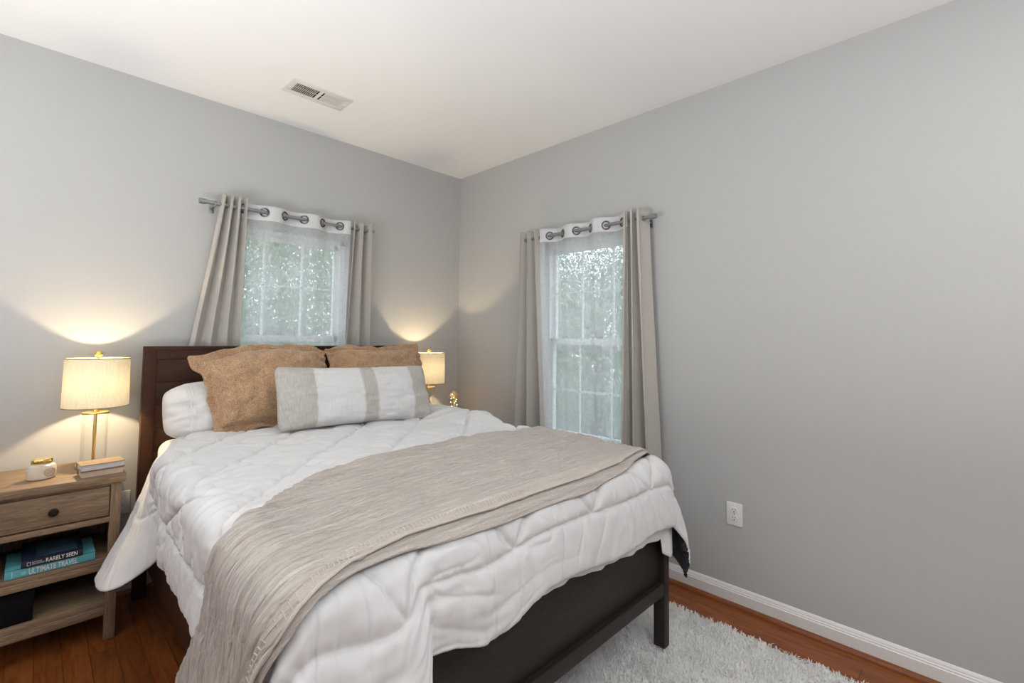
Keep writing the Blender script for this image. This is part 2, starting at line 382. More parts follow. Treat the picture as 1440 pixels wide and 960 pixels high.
def comf(U, V, plain=False):
    U, V = np.broadcast_arrays(np.asarray(U, float), np.asarray(V, float))
    sl = np.maximum(SU0-U, 0); sr = np.maximum(U-SU1, 0); s1 = sl+sr; sg = np.where(U < (SU0+SU1)/2, -1., 1.)
    s2 = np.maximum(V-SV1, 0)
    p = 1.55; s = (s1**p+s2**p)**(1/p)+1e-9
    th = np.arctan2(s2, s1+1e-12)
    q = R0*PI/2
    out = np.where(s < q, R0*np.sin(np.minimum(s, q)/R0), R0); down = np.where(s < q, R0*(1-np.cos(np.minimum(s, q)/R0)), R0+s-q)
    flare = .05*np.maximum(s-q, 0)+.16*np.sin(2*th)**2*np.clip(s-q*.6, 0, .45)
    o = out+flare
    cx = np.clip(U, SU0, SU1); cy = np.clip(V, -9, SV1)
    X = cx+sg*o*np.cos(th)*(s1 > 0); Y = -cy-o*np.sin(th)*(s2 > 0)
    # crown of the top
    tx = np.clip((cx-SU0)/(SU1-SU0), 0, 1)
    Z = .832+.018*np.sin(PI*tx)-.012*smoothstep(1.6, 2.13, cy)
    # lump of folded bedding near the right side of the pillows
    fade = np.clip(1-s/.25, 0, 1)
    Z = Z+.050*np.exp(-((cx+.70)/.17)**2)*smoothstep(.30, .55, V)*(1-smoothstep(1.05, 1.20, V))*fade
    Z = Z-down
    # hanging left side follows its hem
    t = np.clip(sl/.43, 0, 1.35)**1.25; wl = t*np.cos(th)**2
    bo = R0+.05*(.43-q); bz = .832-(R0+.43-q)
    hx, hy, hz = interp(LH, np.clip(V, CV0, SV1))
    X = X+wl*(hx-(SU0-bo)); Y = Y+np.minimum(wl, 1.1)*(hy+np.clip(V, CV0, SV1)); Z = Z+np.minimum(wl, 1)*(hz-bz)
    # foot side follows its hem
    t2 = np.clip(s2/.325, 0, 1.2)**1.15; wf = t2*np.sin(th)**2*(0 if plain else 1)
    bo2 = R0+.05*(.325-q); bz2 = .820-(R0+.325-q)
    gx, gy, gz = interp(FH, np.clip(U, SU0, SU1))
    X = X+wf*(gx-np.clip(U, SU0, SU1)); Y = Y+wf*(gy+(SV1+bo2)); Z = Z+wf*(gz-bz2)
    g = (1-smoothstep(.42, .78, V))*smoothstep(-.22, -.08, SU0-U)*(U < -1.3)
    sx = np.clip(SU0-U, -.22, .5); hx2 = np.interp(sx, HF[:, 0], HF[:, 1]); hz2 = np.interp(sx, HF[:, 0], HF[:, 2]); hy2 = -V-.23*np.clip(sx/.43, 0, 1)**1.2
    X = X+(hx2-X)*g; Y = Y+(hy2-Y)*g; Z = Z+(hz2-Z)*g
    return np.stack([X, Y, Z], -1)
def normals(P):
    du = np.gradient(P, axis=0); dv = np.gradient(P, axis=1); n = np.cross(dv, du)
    n /= np.linalg.norm(n, axis=-1, keepdims=True)+1e-12
    return n
def quilt(U, V):
    """puff height of the comforter (0 at seams) in cloth coords"""
    uu = (U-(-1.57))+.02*vnoise(U*3, V*3); vv = V-2.28
    L = .39
    a = (uu+vv*.98)/L; b = (uu*1.0-vv*.72)/L
    # seams only above border
    da = np.abs(a-np.round(a))*L*.72; db = np.abs(b-np.round(b))*L*.80
    bord = np.minimum(np.minimum(np.abs(V-2.28), np.abs(U+2.38)), np.abs(U+.39))
    inside = (V < 2.28) & (U > -2.38) & (U < -.39)
    d = np.where(inside, np.minimum(np.minimum(da, db), bord), bord)
    hem = np.minimum(np.minimum(V-CV0, CV1-V), np.minimum(U-CU0, CU1-U)); d2 = np.minimum(d, np.maximum(hem, 0)+.004)
    return .6*(1-np.exp(-d2/.0065))+.4*(1-np.exp(-d2/.045)), d
vu_tab = smooth_tab([(-3.0, 1.50), (-2.8, 1.60), (-2.6, 1.72), (-2.4, 1.80), (-2.25, 1.82), (-2.125, 1.78), (-2.0, 1.66), (-1.9, 1.585), (-1.7, 1.51), (-1.3, 1.49), (-.8, 1.46), (-.6, 1.47), (-.4, 1.50)])
vl_tab = smooth_tab([(-3.0, 2.27), (-2.6, 2.25), (-2.35, 2.23), (-2.2, 2.21), (-2.05, 2.175), (-1.9, 2.165), (-1.6, 2.175), (-1.2, 2.175), (-.9, 2.160), (-.7, 2.125), (-.55, 2.09), (-.4, 2.07)])
NU, NV = 560, 500
U, V = np.meshgrid(np.linspace(CU0, CU1, NU), np.linspace(CV0, CV1, NV), indexing='ij')
P = comf(U, V)
_vu, = interp(vu_tab, U); _vl, = interp(vl_tab, U)
m_plain = smoothstep(_vu-.10, _vu, V)*(1-smoothstep(_vl+.03, _vl+.12, V))*(U < -.45)
P = P+(comf(U, V, True)-P)*m_plain[..., None]
m_under = smoothstep(_vu+.01, _vu+.06, V)*(1-smoothstep(_vl-.01, _vl+.05, V))*(1-smoothstep(-.50, -.44, U))
N = normals(P)
if N[NU//2, NV//2, 2] < 0: N = -N
h, dseam = quilt(U, V)
sl = np.maximum(SU0-U, 0); sf = np.maximum(V-SV1, 0)
wr = (.0055*vnoise(V*34+3*vnoise(U*3, V*3), U*6)+.0035*vnoise(V*62+11, U*9))*smoothstep(-1.3, -2.0, U)*1.3*(1-.45*smoothstep(.12, .3, np.maximum(SU0-U, 0)))      # creases running over the left edge
wr += (.0045*vnoise(U*30+4*vnoise(U*4+5, V*4), V*7)+.002*vnoise(U*55, V*11))*smoothstep(1.95, 2.2, V)
wr += .006*vnoise(V*22+2*vnoise(U*5, V*5), U*5)*smoothstep(-2.1, -1.5, U)*(1-smoothstep(1.9, 2.1, V))+.003*vnoise(U*26, V*26)
pk = np.exp(-dseam/.035)                                                        # pinches along the seams
ang = (U*.7+V*.7)*70
wr += .0045*vnoise((U-V)*48, (U+V)*14)*pk+.0035*vnoise((U+V)*44+7, (U-V)*14)*pk
rip = .016*vnoise(V*7+3, sl*2)*smoothstep(.08, .43, sl)*smoothstep(.95, 1.2, V) + .012*vnoise(U*7+20, sf*3)*smoothstep(.06, .3, sf)
flap = (1-smoothstep(.45, .85, V))*smoothstep(.0, .12, sl)
wr += flap*.004*vnoise(V*16+1, sl*9)
wr *= 1.5*(1+.35*(U > -2.1)*(V < 2.0))
wr += -.0065*np.exp(-(np.abs(vnoise(V*20+2.5*vnoise(U*4, V*4), U*4.5))/.05)**1.2)*smoothstep(-1.2, -1.9, U)
wr += -.0055*np.exp(-(np.abs(vnoise(U*18+2.5*vnoise(U*4, V*4+9), V*5))/.05)**1.2)*smoothstep(2.0, 2.2, V)
wr += -.0055*np.exp(-(np.abs(vnoise(V*16+3*vnoise(U*3, V*5+9), U*5+4))/.06)**1.2)*(1-smoothstep(1.0, 1.4, V))
disp = .025*np.where(flap > 0, h*(1-flap*.8)+flap*.8*.9, h)+wr*(1-.5*flap)+rip
disp = disp*(1-.85*m_under)-.006*m_under
Pc = P+N*disp[..., None]
# rolled edge at the head hem
me = grid_mesh('comforter', Pc)
comforter = mesh_obj('comforter', me, [M_comf, M_char])
tag(comforter, 'puffy white quilted comforter with charcoal reverse spread over the whole bed', 'comforter')
# normals outward?
if me.polygons[(NU//2)*(NV-1)+NV//2].normal.z < 0:
    me.flip_normals()
solid(comforter, .016, -1, 1, 1)

# flat sheet hem showing at the foot, right end
nu, nv = 110, 24
us = np.linspace(0, 1, nu)[:, None]; vs = np.linspace(0, 1, nv)[None, :]
x = -1.55+us*(.975)+0*vs
zb = np.interp(x, [-1.55, -1.28, -1.05, -.8, -.674, -.655, -.60, -.575], [.56, .548, .522, .512, .508, .44, .41, .42])
zt = .70
z = zt+(zb-zt)*vs
y = -2.222-.006*np.sin(x*26)*vs-.004*np.sin(x*61+1)*vs-.012*smoothstep(.93, 1.0, us)*vs
tag(solid(mesh_obj('flat_sheet', grid_mesh('flat_sheet', np.stack([x, y, z], -1)), M_sheet), .003), 'white flat sheet hem peeking out under the comforter at the footboard', 'sheet')

# ------------------------------------------------------------------ throw blanket
def throw_mat():
    m, t, p, o = nmat('taupe_gauze_cotton')
    tc = t.nodes.new('ShaderNodeTexCoord'); mp = t.nodes.new('ShaderNodeMapping'); mp.inputs['Scale'].default_value = (5, 105, 1)
    t.links.new(tc.outputs['UV'], mp.inputs['Vector'])
    n1 = noise(t, mp.outputs[0], 1.0, 5, .65, .6)
    mp2 = t.nodes.new('ShaderNodeMapping'); mp2.inputs['Scale'].default_value = (90, 240, 1); t.links.new(tc.outputs['UV'], mp2.inputs['Vector'])
    n2 = noise(t, mp2.outputs[0], 1.0, 2, .5)
    r = ramp(t, n1.outputs['Fac'], [(.3, (.53, .475, .43)), (.7, (.66, .61, .565))]); t.links.new(r.outputs[0], p.inputs['Base Color'])
    ad = t.nodes.new('ShaderNodeMath'); ad.operation = 'MULTIPLY_ADD'; ad.inputs[1].default_value = .35; t.links.new(n2.outputs['Fac'], ad.inputs[0]); t.links.new(n1.outputs['Fac'], ad.inputs[2])
    p.inputs['Roughness'].default_value = .92; p.inputs['Sheen Weight'].default_value = .2; p.inputs['Specular IOR Level'].default_value = .15
    bump(t, p, ad.outputs[0], 1.0, .0125)
    return m
M_throw = throw_mat()
TU0, TU1 = -2.985, -.42
def strip(u, k, off, lo_extra=0.0, hi=None):
    """u cloth coordinate, k in 0..1 from upper to lower edge; returns pos"""
    vu, = interp(vu_tab, u); vl, = interp(vl_tab, u)
    v = vu+(vl+lo_extra-vu)*k if hi is None else (vl-hi)+(hi+lo_extra)*k
    P = comf(u, v, True)
    return P, v
nu, nv = 520, 300
uu, kk = np.meshgrid(np.linspace(TU0, TU1, nu), np.linspace(0, 1, nv), indexing='ij')
def throw_disp(u, v, k):
    d = .010*vnoise(v*34+2.2*vnoise(u*3, v*4), u*2.4)+.0105*vnoise(v*75+2.5*vnoise(u*5, v*5), u*5)+.0060*vnoise(v*150+2*vnoise(u*9, v*9), u*9)
    d += .0022*vnoise(u*60, v*40)
    d -= .0095*np.exp(-(np.abs(vnoise(v*52+2.6*vnoise(u*3.5, v*6), u*3.2))/.07)**1.2)+.0060*np.exp(-(np.abs(vnoise(v*95+3*vnoise(u*7, v*8)+5, u*6))/.08)**1.2)
    hang = np.maximum(SU0-u, 0)
    d += .026*vnoise(v*9.5+1.3, hang*.8)*smoothstep(.15, .7, hang)*smoothstep(0, .12, k*.6)*smoothstep(0, .12, (1-k)*.6)
    return d*(1-.7*smoothstep(.88, .96, k))
Pt, vt = strip(uu, kk, 0); Nt = normals(Pt)
if Nt[nu//2, nv//2, 2] < 0: Nt = -Nt
d = throw_disp(uu, vt, kk)
edge = np.minimum(kk, 1-kk)
Pt = Pt+Nt*(.038+d)[..., None]
uv = np.stack([uu, vt], -1)
throw_me = grid_mesh('throw_blanket', Pt, uv=uv)
if throw_me.polygons[(nu//2)*(nv-1)+nv//2].normal.z < 0: throw_me.flip_normals()
throw = solid(mesh_obj('throw_blanket', throw_me, M_throw), .008, -1)
tag(throw, 'crinkled taupe gauze throw blanket draped across the foot of the bed down to the floor', 'blanket')
# folded under layer that peeks out past the stitched edge
nu2, nv2 = 320, 40
u2, k2 = np.meshgrid(np.linspace(TU0, TU1, nu2), np.linspace(0, 1, nv2), indexing='ij')
ext = .018+.018*smoothstep(-2.2, -1.7, u2)*(1-.6*smoothstep(-1.0, -.7, u2))+.012*vnoise(u2*5, u2*0+3)
vu_, = interp(vl_tab, u2)
v2 = (vu_-.10)+(.10+ext)*k2
P2 = comf(u2, v2, True); N2 = normals(P2)
if N2[nu2//2, nv2//2, 2] < 0: N2 = -N2
P2 = P2+N2*(.027+.35*throw_disp(u2, v2, k2))[..., None]
me2 = grid_mesh('lower_layer', P2, uv=np.stack([u2, v2], -1))
if me2.polygons[(nu2//2)*(nv2-1)+nv2//2].normal.z < 0: me2.flip_normals()
lower = solid(mesh_obj('lower_layer', me2, M_throw, throw), .005, -1)
# blanket-stitched edge
M_stitch = plain('cream_stitch_thread', (.62, .56, .50), .9)
bm = bmesh.new()
ue = np.linspace(TU0+.01, TU1-.01, 420); ve, = interp(vl_tab, ue)
def on_throw(u, v, lift):
    e = 1e-3; a = comf(u, v, True); n = np.cross(comf(u, v+e, True)-a, comf(u+e, v, True)-a); n = n/np.linalg.norm(n)
    if n[2] < 0 and abs(n[2]) > .2: n = -n
    c = np.array([-1.37, -1.2, .3])
    if np.dot(n, a-c) < 0: n = -n
    return a+n*lift
pts = []
for i, (a, b) in enumerate(zip(ue, ve)):
    dd = float(throw_disp(np.array(a), np.array(b), 1))
    pts.append(on_throw(a, b-.002, .036+dd))
    if i % 2 == 0 and a > -2.5:
        q = on_throw(a, b-.022, .0390+float(throw_disp(np.array(a), np.array(b-.022), .97)))
        tube(bm, [pts[-1], (pts[-1]+q)/2+np.array([0, 0, .002]), q], .0016, 5)
tube(bm, pts, .0042, 6)
obj('stitched_edge', bm, M_stitch, throw)

# ------------------------------------------------------------------ pillows
M_brown = weave('brown_wool_knit', (.46, .29, .17), .55, 200, .95, .8, .35, .003)
def striped():
    m, t, p, o = nmat('striped_woven_lumbar')
    tc = t.nodes.new('ShaderNodeTexCoord'); sp = t.nodes.new('ShaderNodeSeparateXYZ'); t.links.new(tc.outputs['UV'], sp.inputs[0])
    r = t.nodes.new('ShaderNodeValToRGB'); r.color_ramp.interpolation = 'LINEAR'; e = r.color_ramp.elements
    tp, wh = (.50, .475, .44), (.70, .695, .69)
    stops = [(0, tp), (.205, tp), (.215, wh), (.485, wh), (.50, tp), (.575, tp), (.59, wh), (.84, wh), (.86, tp), (1, tp)]
    while len(e) < len(stops): e.new(.5)
    for k, (a, c) in enumerate(stops): e[k].position = a; e[k].color = (*c, 1)
    mpn = t.nodes.new('ShaderNodeMapping'); mpn.inputs['Scale'].default_value = (150, 9, 1); t.links.new(tc.outputs['UV'], mpn.inputs['Vector'])
    n = noise(t, mpn.outputs[0], 1, 5, .7, .4)
    ad = t.nodes.new('ShaderNodeMath'); ad.operation = 'MULTIPLY_ADD'; ad.inputs[1].default_value = .02; t.links.new(n.outputs['Fac'], ad.inputs[0])
    t.links.new(sp.outputs[0], ad.inputs[2])
    sb = t.nodes.new('ShaderNodeMath'); sb.operation = 'SUBTRACT'; sb.inputs[1].default_value = .01; t.links.new(ad.outputs[0], sb.inputs[0]); t.links.new(sb.outputs[0], r.inputs['Fac'])
    mx = t.nodes.new('ShaderNodeMixRGB'); mx.blend_type = 'OVERLAY'; mx.inputs[0].default_value = .42; t.links.new(r.outputs[0], mx.inputs[1]); t.links.new(n.outputs['Fac'], mx.inputs[2])
    t.links.new(mx.outputs[0], p.inputs['Base Color']); p.inputs['Roughness'].default_value = .9; p.inputs['Specular IOR Level'].default_value = .15; p.inputs['Sheen Weight'].default_value = .2
    bump(t, p, n.outputs['Fac'], .6, .003)
    return m
M_lumb = striped()
def pillow(name, w, hgt, th, mat, flange=0.0, pinch=.06, wrinkle=.006, n=64, seed=0, droop=None, pw=.42, rc=.10, pinz=None):
    """pillow standing: local x = width, z = height, y = thickness (front -y). origin bottom centre."""
    side = []
    g = np.linspace(-1, 1, n); A, B = np.meshgrid(g, g, indexing='ij')
    fl = flange
    def outline(A, B):
        # concave sides, pointed corners
        k4 = rc*(np.abs(A)*np.abs(B))**6; sx = 1-pinch*(1-B**2)*(np.abs(A)**2)-k4; sz = 1-(pinz if pinz is not None else pinch)*(1-A**2)*(np.abs(B)**2)-k4
        return A*sx*w/2, B*sz*hgt/2
    X, Z = outline(A, B)
    if fl:
        e1 = np.clip((np.abs(A)-.8)/.2, 0, 1); e2 = np.clip((np.abs(B)-.8)/.2, 0, 1)
        X = X+np.sign(A)*e1*.022*vnoise(B*5+seed*3.3, np.sign(A)*2+5); Z = Z+np.sign(B)*e2*.018*vnoise(A*5+seed*2.3, np.sign(B)*2+9)
    fw, fh = fl/(w/2), fl/(hgt/2)
    ai = np.clip(np.abs(A)/(1-fw), 0, 1) if fl else np.abs(A); bi = np.clip(np.abs(B)/(1-fh), 0, 1) if fl else np.abs(B)
    prof = ((1-ai**2.2)*(1-bi**2.2))**pw*th/2
    rim = np.maximum(ai, bi)
    wrk = wrinkle*(vnoise(A*4+seed*7, B*4+3)+.6*vnoise(A*9+seed, B*9))*2
    edgew = np.clip((rim-.6)/.4, 0, 1)*np.clip((1-rim)/.15, 0, 1)
    crn = wrinkle*1.6*vnoise(np.arctan2(B, A)*9+seed*3, rim*2)*edgew
    flw = (np.abs(A) > 1-fw) | (np.abs(B) > 1-fh) if fl else np.zeros_like(A, bool)
    flex = (.026*vnoise((A+B*1.7)*5+seed, (B-A)*3))*flw if fl else 0
    verts = []; uvs = []
    for sgn in (-1, 1):
        Y = sgn*(prof+.0035*(0 if not fl else 1)+wrk*(prof > .012)+crn)+flex
        border = (np.abs(np.abs(A)-1) < 1e-9) | (np.abs(np.abs(B)-1) < 1e-9)
        Y = np.where(border, flex if fl else 0*A, Y)
        Pn = np.stack([X, Y, Z+hgt/2], -1)
        if droop is not None: Pn = droop(Pn)
        verts.append(Pn)
    me = bpy.data.meshes.new(name); nn = n*n; idx = np.arange(nn).reshape(n, n)
    q = np.stack([idx[:-1, :-1], idx[1:, :-1], idx[1:, 1:], idx[:-1, 1:]], -1).reshape(-1, 4)
    F = q.tolist()+(q[:, ::-1]+nn).tolist()
    me.from_pydata(np.concatenate([v.reshape(-1, 3) for v in verts]).tolist(), [], F)
    UVc = np.stack([(A+1)/2, (B+1)/2], -1).reshape(-1, 2); UVc = np.concatenate([UVc, UVc])
    li = np.array([l.vertex_index for l in me.loops]); lay = me.uv_layers.new(name='uv'); lay.data.foreach_set('uv', UVc[li].astype(np.float32).ravel())
    b = bmesh.new(); b.from_mesh(me); bmesh.ops.remove_doubles(b, verts=b.verts, dist=1e-5); bmesh.ops.recalc_face_normals(b, faces=b.faces); b.to_mesh(me); b.free()
    return mesh_obj(name, me, mat)
def place(o, bottom, tilt, yaw=0.0, roll=0.0):
    """tilt: top leans towards +y (headboard)"""
    o.matrix_world = Matrix.Translation(bottom) @ Matrix.Rotation(yaw, 4, 'Z') @ Matrix.Rotation(-tilt, 4, 'X') @ Matrix.Rotation(roll, 4, 'Y')
    return o
def slump1(P):
    x, z = P[..., 0].copy(), P[..., 2].copy(); P = P.copy()
    c = np.clip((-x-.10)/.25, 0, 1.2); u = np.clip((z-.28)/.22, 0, 1.2)
    P[..., 1] -= .05*c**2*u
    P[..., 2] -= .085*c**1.4*np.clip(z/.45, 0, 1)-.008*np.cos(x*9)*np.clip(z/.45, 0, 1)
    P[..., 0] -= .075*np.clip((-x-.24)/.11, 0, 1)*np.clip((z-.30)/.2, 0, 1)**1.5-.045*np.clip((-x-.2)/.15, 0, 1)*(1-np.clip(z/.3, 0, 1))
    P[..., 2] -= .03*np.exp(-((x-.33)/.06)**2)*u
    return P
def slump2(P):
    x, z = P[..., 0].copy(), P[..., 2].copy(); P = P.copy()
    P[..., 2] -= .02*np.clip((z-.3)/.2, 0, 1)*np.exp(-(x/.2)**2)+.035*np.exp(-((x+.32)/.05)**2)*np.clip((z-.3)/.2, 0, 1)
    return P
# sleeping pillows under the shams
def slp(P):
    return P
for k, (bx, yw, lab) in enumerate(((-1.755, .0, 'white pillow with pintucked hem, on the nightstand lamp side behind the brown sham'), (-.985, -.0, 'white pillow hidden behind the brown sham next to the window wall'))):
    p = pillow('sleeping_pillow', .70, .305, .25, M_sheet, 0, -.02, .012, 56, 3+k, None, .5, .22)
    place(p, (bx, -.365, .812), .42, yw)
    tag(p, lab, 'pillow', 'white sleeping pillows against the headboard')
    bm = bmesh.new()
    for j in range(3):
        xx = -.262+.012*j; pts = []
        for zz in np.linspace(.03, .272, 16):
            Bn = zz/.1525-1; An = xx/.35
            yy = -(((1-abs(An)**2.2)*(1-abs(Bn)**2.2))**.5*.12+.004+.010*2*float(vnoise(np.array(An*4+(3+k)*7), np.array(Bn*4+3))+.6*vnoise(np.array(An*9+3+k), np.array(Bn*9))))
            pts.append((xx-.06*(zz-.15), yy-.001, zz))
        tube(bm, pts, .0038, 6)
    obj('pintuck_hem', bm, M_sheet, p)
sh = pillow('pillow_sham', .70, .515, .21, M_brown, .05, .07, .011, 84, 1, slump1, .42, .05)
place(sh, (-1.625, -.50, .838), .44, .03, .0)
tag(sh, 'brown knit pillow sham with floppy flanged corner, on the left behind the striped cushion', 'pillow', 'brown shams against the headboard')
sh2 = pillow('pillow_sham', .70, .52, .19, M_brown, .05, .06, .010, 84, 2, slump2, .42, .05)
place(sh2, (-.955, -.50, .845), .47, -.04, 0)
tag(sh2, 'brown knit pillow sham on the right, close to the far lamp', 'pillow', 'brown shams against the headboard')
lb = pillow('lumbar_pillow', .885, .352, .17, M_lumb, 0, .03, .010, 84, 5, None, .5, .05, .11)
place(lb, (-1.288, -.80, .862), .42, -.07, .02)
tag(lb, 'long lumbar pillow with white and taupe woven stripes in front of the brown shams', 'pillow')

# ------------------------------------------------------------------ nightstands
def nightstand(loc, label):
    r = empty('nightstand', loc)       # origin centre bottom; width .44 depth .40 height .716
    tag(r, label, 'nightstand', 'weathered wood nightstands beside the bed')
    W, D, T = .44, .40, .716
    def prt(nm, bx, m=M_oak, par=r, bev=.002):
        b = bmesh.new()
        for q in bx: box(b, *q, bev)
        return obj(nm, b, m, par)
    prt('top', [(-W/2-.014, W/2+.014, -D/2-.014, D/2, T-.034, T)], M_oak, r, .004)
    for sx in (-1, 1):
        for y0, y1 in ((-D/2, -D/2+.036), (D/2-.04, D/2-.004)):
            xs = sorted((sx*W/2, sx*(W/2-.038))); prt('leg', [(xs[0], xs[1], y0, y1, 0, T-.034)], M_oakv)
        xs = sorted((sx*(W/2-.006), sx*(W/2-.020))); prt('side_panel', [(xs[0], xs[1], -D/2+.034, D/2-.038, .10, T-.036)], M_oakv)
    prt('back_panel', [(-W/2+.036, W/2-.036, D/2-.018, D/2-.008, .10, T-.036)], M_oakv)
    prt('apron', [(-W/2+.037, W/2-.037, -D/2+.003, -D/2+.02, T-.046, T-.034)])
    dr = prt('drawer', [(-W/2+.041, W/2-.041, -D/2+.004, -D/2+.022, .540, .667), (-W/2+.05, W/2-.05, -D/2+.02, D/2-.06, .545, .62)])
    b = bmesh.new(); lathe(b, [(0, 0), (.007, 0), (.0065, .009), (.0145, .014), (.0165, .019), (.013, .024), (0, .0265)], n=24)
    bmesh.ops.rotate(b, verts=b.verts, matrix=Matrix.Rotation(PI/2, 3, 'X')); bmesh.ops.translate(b, verts=b.verts, vec=(0, -D/2+.004, .600))
    obj('knob', b, M_black, dr)
    prt('drawer_rail', [(-W/2+.036, W/2-.036, -D/2-.004, D/2-.01, .512, .533)])
    prt('shelf', [(-W/2+.02, W/2-.02, -D/2+.006, D/2-.01, .334, .356), (-W/2+.037, W/2-.037, -D/2+.002, -D/2+.02, .305, .335)])
    prt('shelf', [(-W/2+.02, W/2-.02, -D/2+.006, D/2-.01, .142, .168), (-W/2+.037, W/2-.037, -D/2+.002, -D/2+.02, .108, .143)])
    return r
NSX, NSY = -2.489, -.235
nightstand((NSX, NSY, 0), 'weathered brown wood nightstand with one drawer and two open shelves, left of the bed')
nightstand((-.285, NSY, 0), 'weathered wood nightstand mostly hidden on the far side of the bed, by the window wall')

# ------------------------------------------------------------------ table lamps
def shade_mat():
    m, t, p, o = nmat('cream_linen_lampshade')
    mp = mapping(t, (60, 60, 700)); n1 = noise(t, mp.outputs[0], 1, 3, .6)
    mp2 = mapping(t, (420, 420, 18)); n2 = noise(t, mp2.outputs[0], 1, 3, .6)
    mu = t.nodes.new('ShaderNodeMath'); mu.operation = 'ADD'; t.links.new(n1.outputs['Fac'], mu.inputs[0]); t.links.new(n2.outputs['Fac'], mu.inputs[1])
    r = ramp(t, mu.outputs[0], [(.75, (.60, .53, .38)), (1.25, (.80, .74, .58))])
    r.color_ramp.elements[0].position = .35; r.color_ramp.elements[1].position = .65
    hv = t.nodes.new('ShaderNodeMath'); hv.operation = 'MULTIPLY'; hv.inputs[1].default_value = .5; t.links.new(mu.outputs[0], hv.inputs[0]); t.links.new(hv.outputs[0], r.inputs['Fac'])
    di = t.nodes.new('ShaderNodeBsdfDiffuse'); tr = t.nodes.new('ShaderNodeBsdfTranslucent'); mx = t.nodes.new('ShaderNodeMixShader'); mx.inputs[0].default_value = .055
    t.links.new(r.outputs[0], di.inputs[0]); t.links.new(r.outputs[0], tr.inputs[0]); t.links.new(di.outputs[0], mx.inputs[1]); t.links.new(tr.outputs[0], mx.inputs[2]); t.links.new(mx.outputs[0], o.inputs[0])
    t.nodes.remove(p); return m
M_shade = shade_mat()
def bulb_mat():
    m, t, p, o = nmat('lit_frosted_bulb'); t.nodes.remove(p)
    tp = t.nodes.new('ShaderNodeBsdfTransparent'); em = t.nodes.new('ShaderNodeEmission'); ad = t.nodes.new('ShaderNodeAddShader')
    em.inputs[0].default_value = (1, .80, .48, 1); em.inputs[1].default_value = 3
    t.links.new(tp.outputs[0], ad.inputs[0]); t.links.new(em.outputs[0], ad.inputs[1]); t.links.new(ad.outputs[0], o.inputs[0]); return m
M_bulb = bulb_mat()
M_shtrim = plain('shade_trim_beige', (.30, .23, .13), .8)
def lamp(loc, label):
    r = empty('table_lamp', loc); tag(r, label, 'lamp', 'brass and glass lamps on the nightstands')
    b = bmesh.new(); lathe(b, [(0, 0), (.062, 0), (.064, .004), (.064, .012), (.060, .016), (.02, .018), (0, .018)], n=40); obj('base', b, M_brass, r)
    b = bmesh.new(); lathe(b, [(.047, .018), (.0495, .018), (.0495, .250), (.047, .250), (.047, .018)], n=48); obj('glass_cylinder', b, M_glass, r)
    b = bmesh.new(); lathe(b, [(0, .249), (.0505, .249), (.051, .252), (.0505, .256), (.012, .257), (0, .257)], n=48); lathe(b, [(0, .257), (.0125, .257), (.0125, .300), (0, .300)], n=20); obj('cap', b, M_brass, r)
    b = bmesh.new(); tube(b, [(0, 0, .016), (0, 0, .250)], .0065, 14); obj('pole', b, M_brass, r)
    zb, zt, R = .284, .512, .121
    b = bmesh.new(); lathe(b, [(R+.003, zb), (R, zt)], n=72)
    s = obj('lamp_shade', b, M_shade, r)
    for zz, rr in ((zb, R+.003), (zt, R)):
        b = bmesh.new(); torus(b, (0, 0, zz), rr, .0022, 'z', 72, 6); obj('trim_ring', b, M_shtrim, s)
    b = bmesh.new(); tube(b, [(0, 0, .30), (.0, .0, .325)], .014, 14); obj('socket', b, M_brass, r)
    b = bmesh.new()
    for k in range(3):
        a = 2*PI*k/3+.5; tube(b, [(0, 0, zt-.012), (R*math.cos(a), R*math.sin(a), zt-.003)], .0013, 6)
    tube(b, [(0, 0, zt-.014), (0, 0, zt+.006)], .004, 10)
    obj('spider', b, M_brass, r)
    b = bmesh.new(); bmesh.ops.create_uvsphere(b, u_segments=24, v_segments=14, radius=.0165, matrix=Matrix.Translation((0, 0, zt+.021))); obj('finial', b, M_gold, r)
    b = bmesh.new(); lathe(b, [(.0, .325), (.013, .327), (.015, .345), (.029, .375), (.031, .395), (.022, .418), (0, .427)], n=24); o = obj('bulb', b, M_bulb, r); o.visible_shadow = True
    l = bpy.data.lights.new('lamp_light', 'POINT'); l.energy = 11; l.color = (1, .76, .46); l.shadow_soft_size = .012
    lo = bpy.data.objects.new('lamp_light', l); COL.objects.link(lo); lo.parent = r; lo.location = (0, 0, .392)
    return r
lamp((-2.355, -.185, .716), 'lit brass lamp with clear glass column and cream drum shade beside the stacked notebooks')
lamp((-.447, -.205, .716), 'lit cream shaded brass lamp half hidden behind the right brown pillow')

# ------------------------------------------------------------------ things on the nightstand
M_ceram = plain('cream_glazed_ceramic', (.74, .66, .56), .25)
jar = empty('candle_jar', (-2.530, -.300, .716), .35); tag(jar, 'cream oval candle jar with polished gold lid on the left nightstand', 'candle')
b = bmesh.new(); lathe(b, [(0, .002), (.042, .001), (.047, .005), (.049, .02), (.0485, .045), (.044, .058), (.034, .064), (.033, .068), (0, .068)], n=48, sx=1.0, sy=.78); obj('jar_body', b, M_ceram, jar)
b = bmesh.new(); lathe(b, [(0, .068), (.0345, .068), (.0355, .070), (.0355, .083), (.034, .085), (0, .085)], n=48, sx=1.0, sy=.80); obj('gold_lid', b, M_gold, jar)
b = bmesh.new()
lm = plain('brown_label_ink', (.40, .24, .15), .6)
for (rx, rz, rr) in ((.021, .0165, .0007), (.018, .0138, .0004)):
    pts = []
    for i in range(33):
        t = 2*PI*i/32; ax = .3+rx*math.cos(t)/.049; z = .030+rz*math.sin(t); pts.append((.0497*math.sin(ax), -.0497*.78*math.cos(ax), z))
    tube(b, pts, rr, 5)
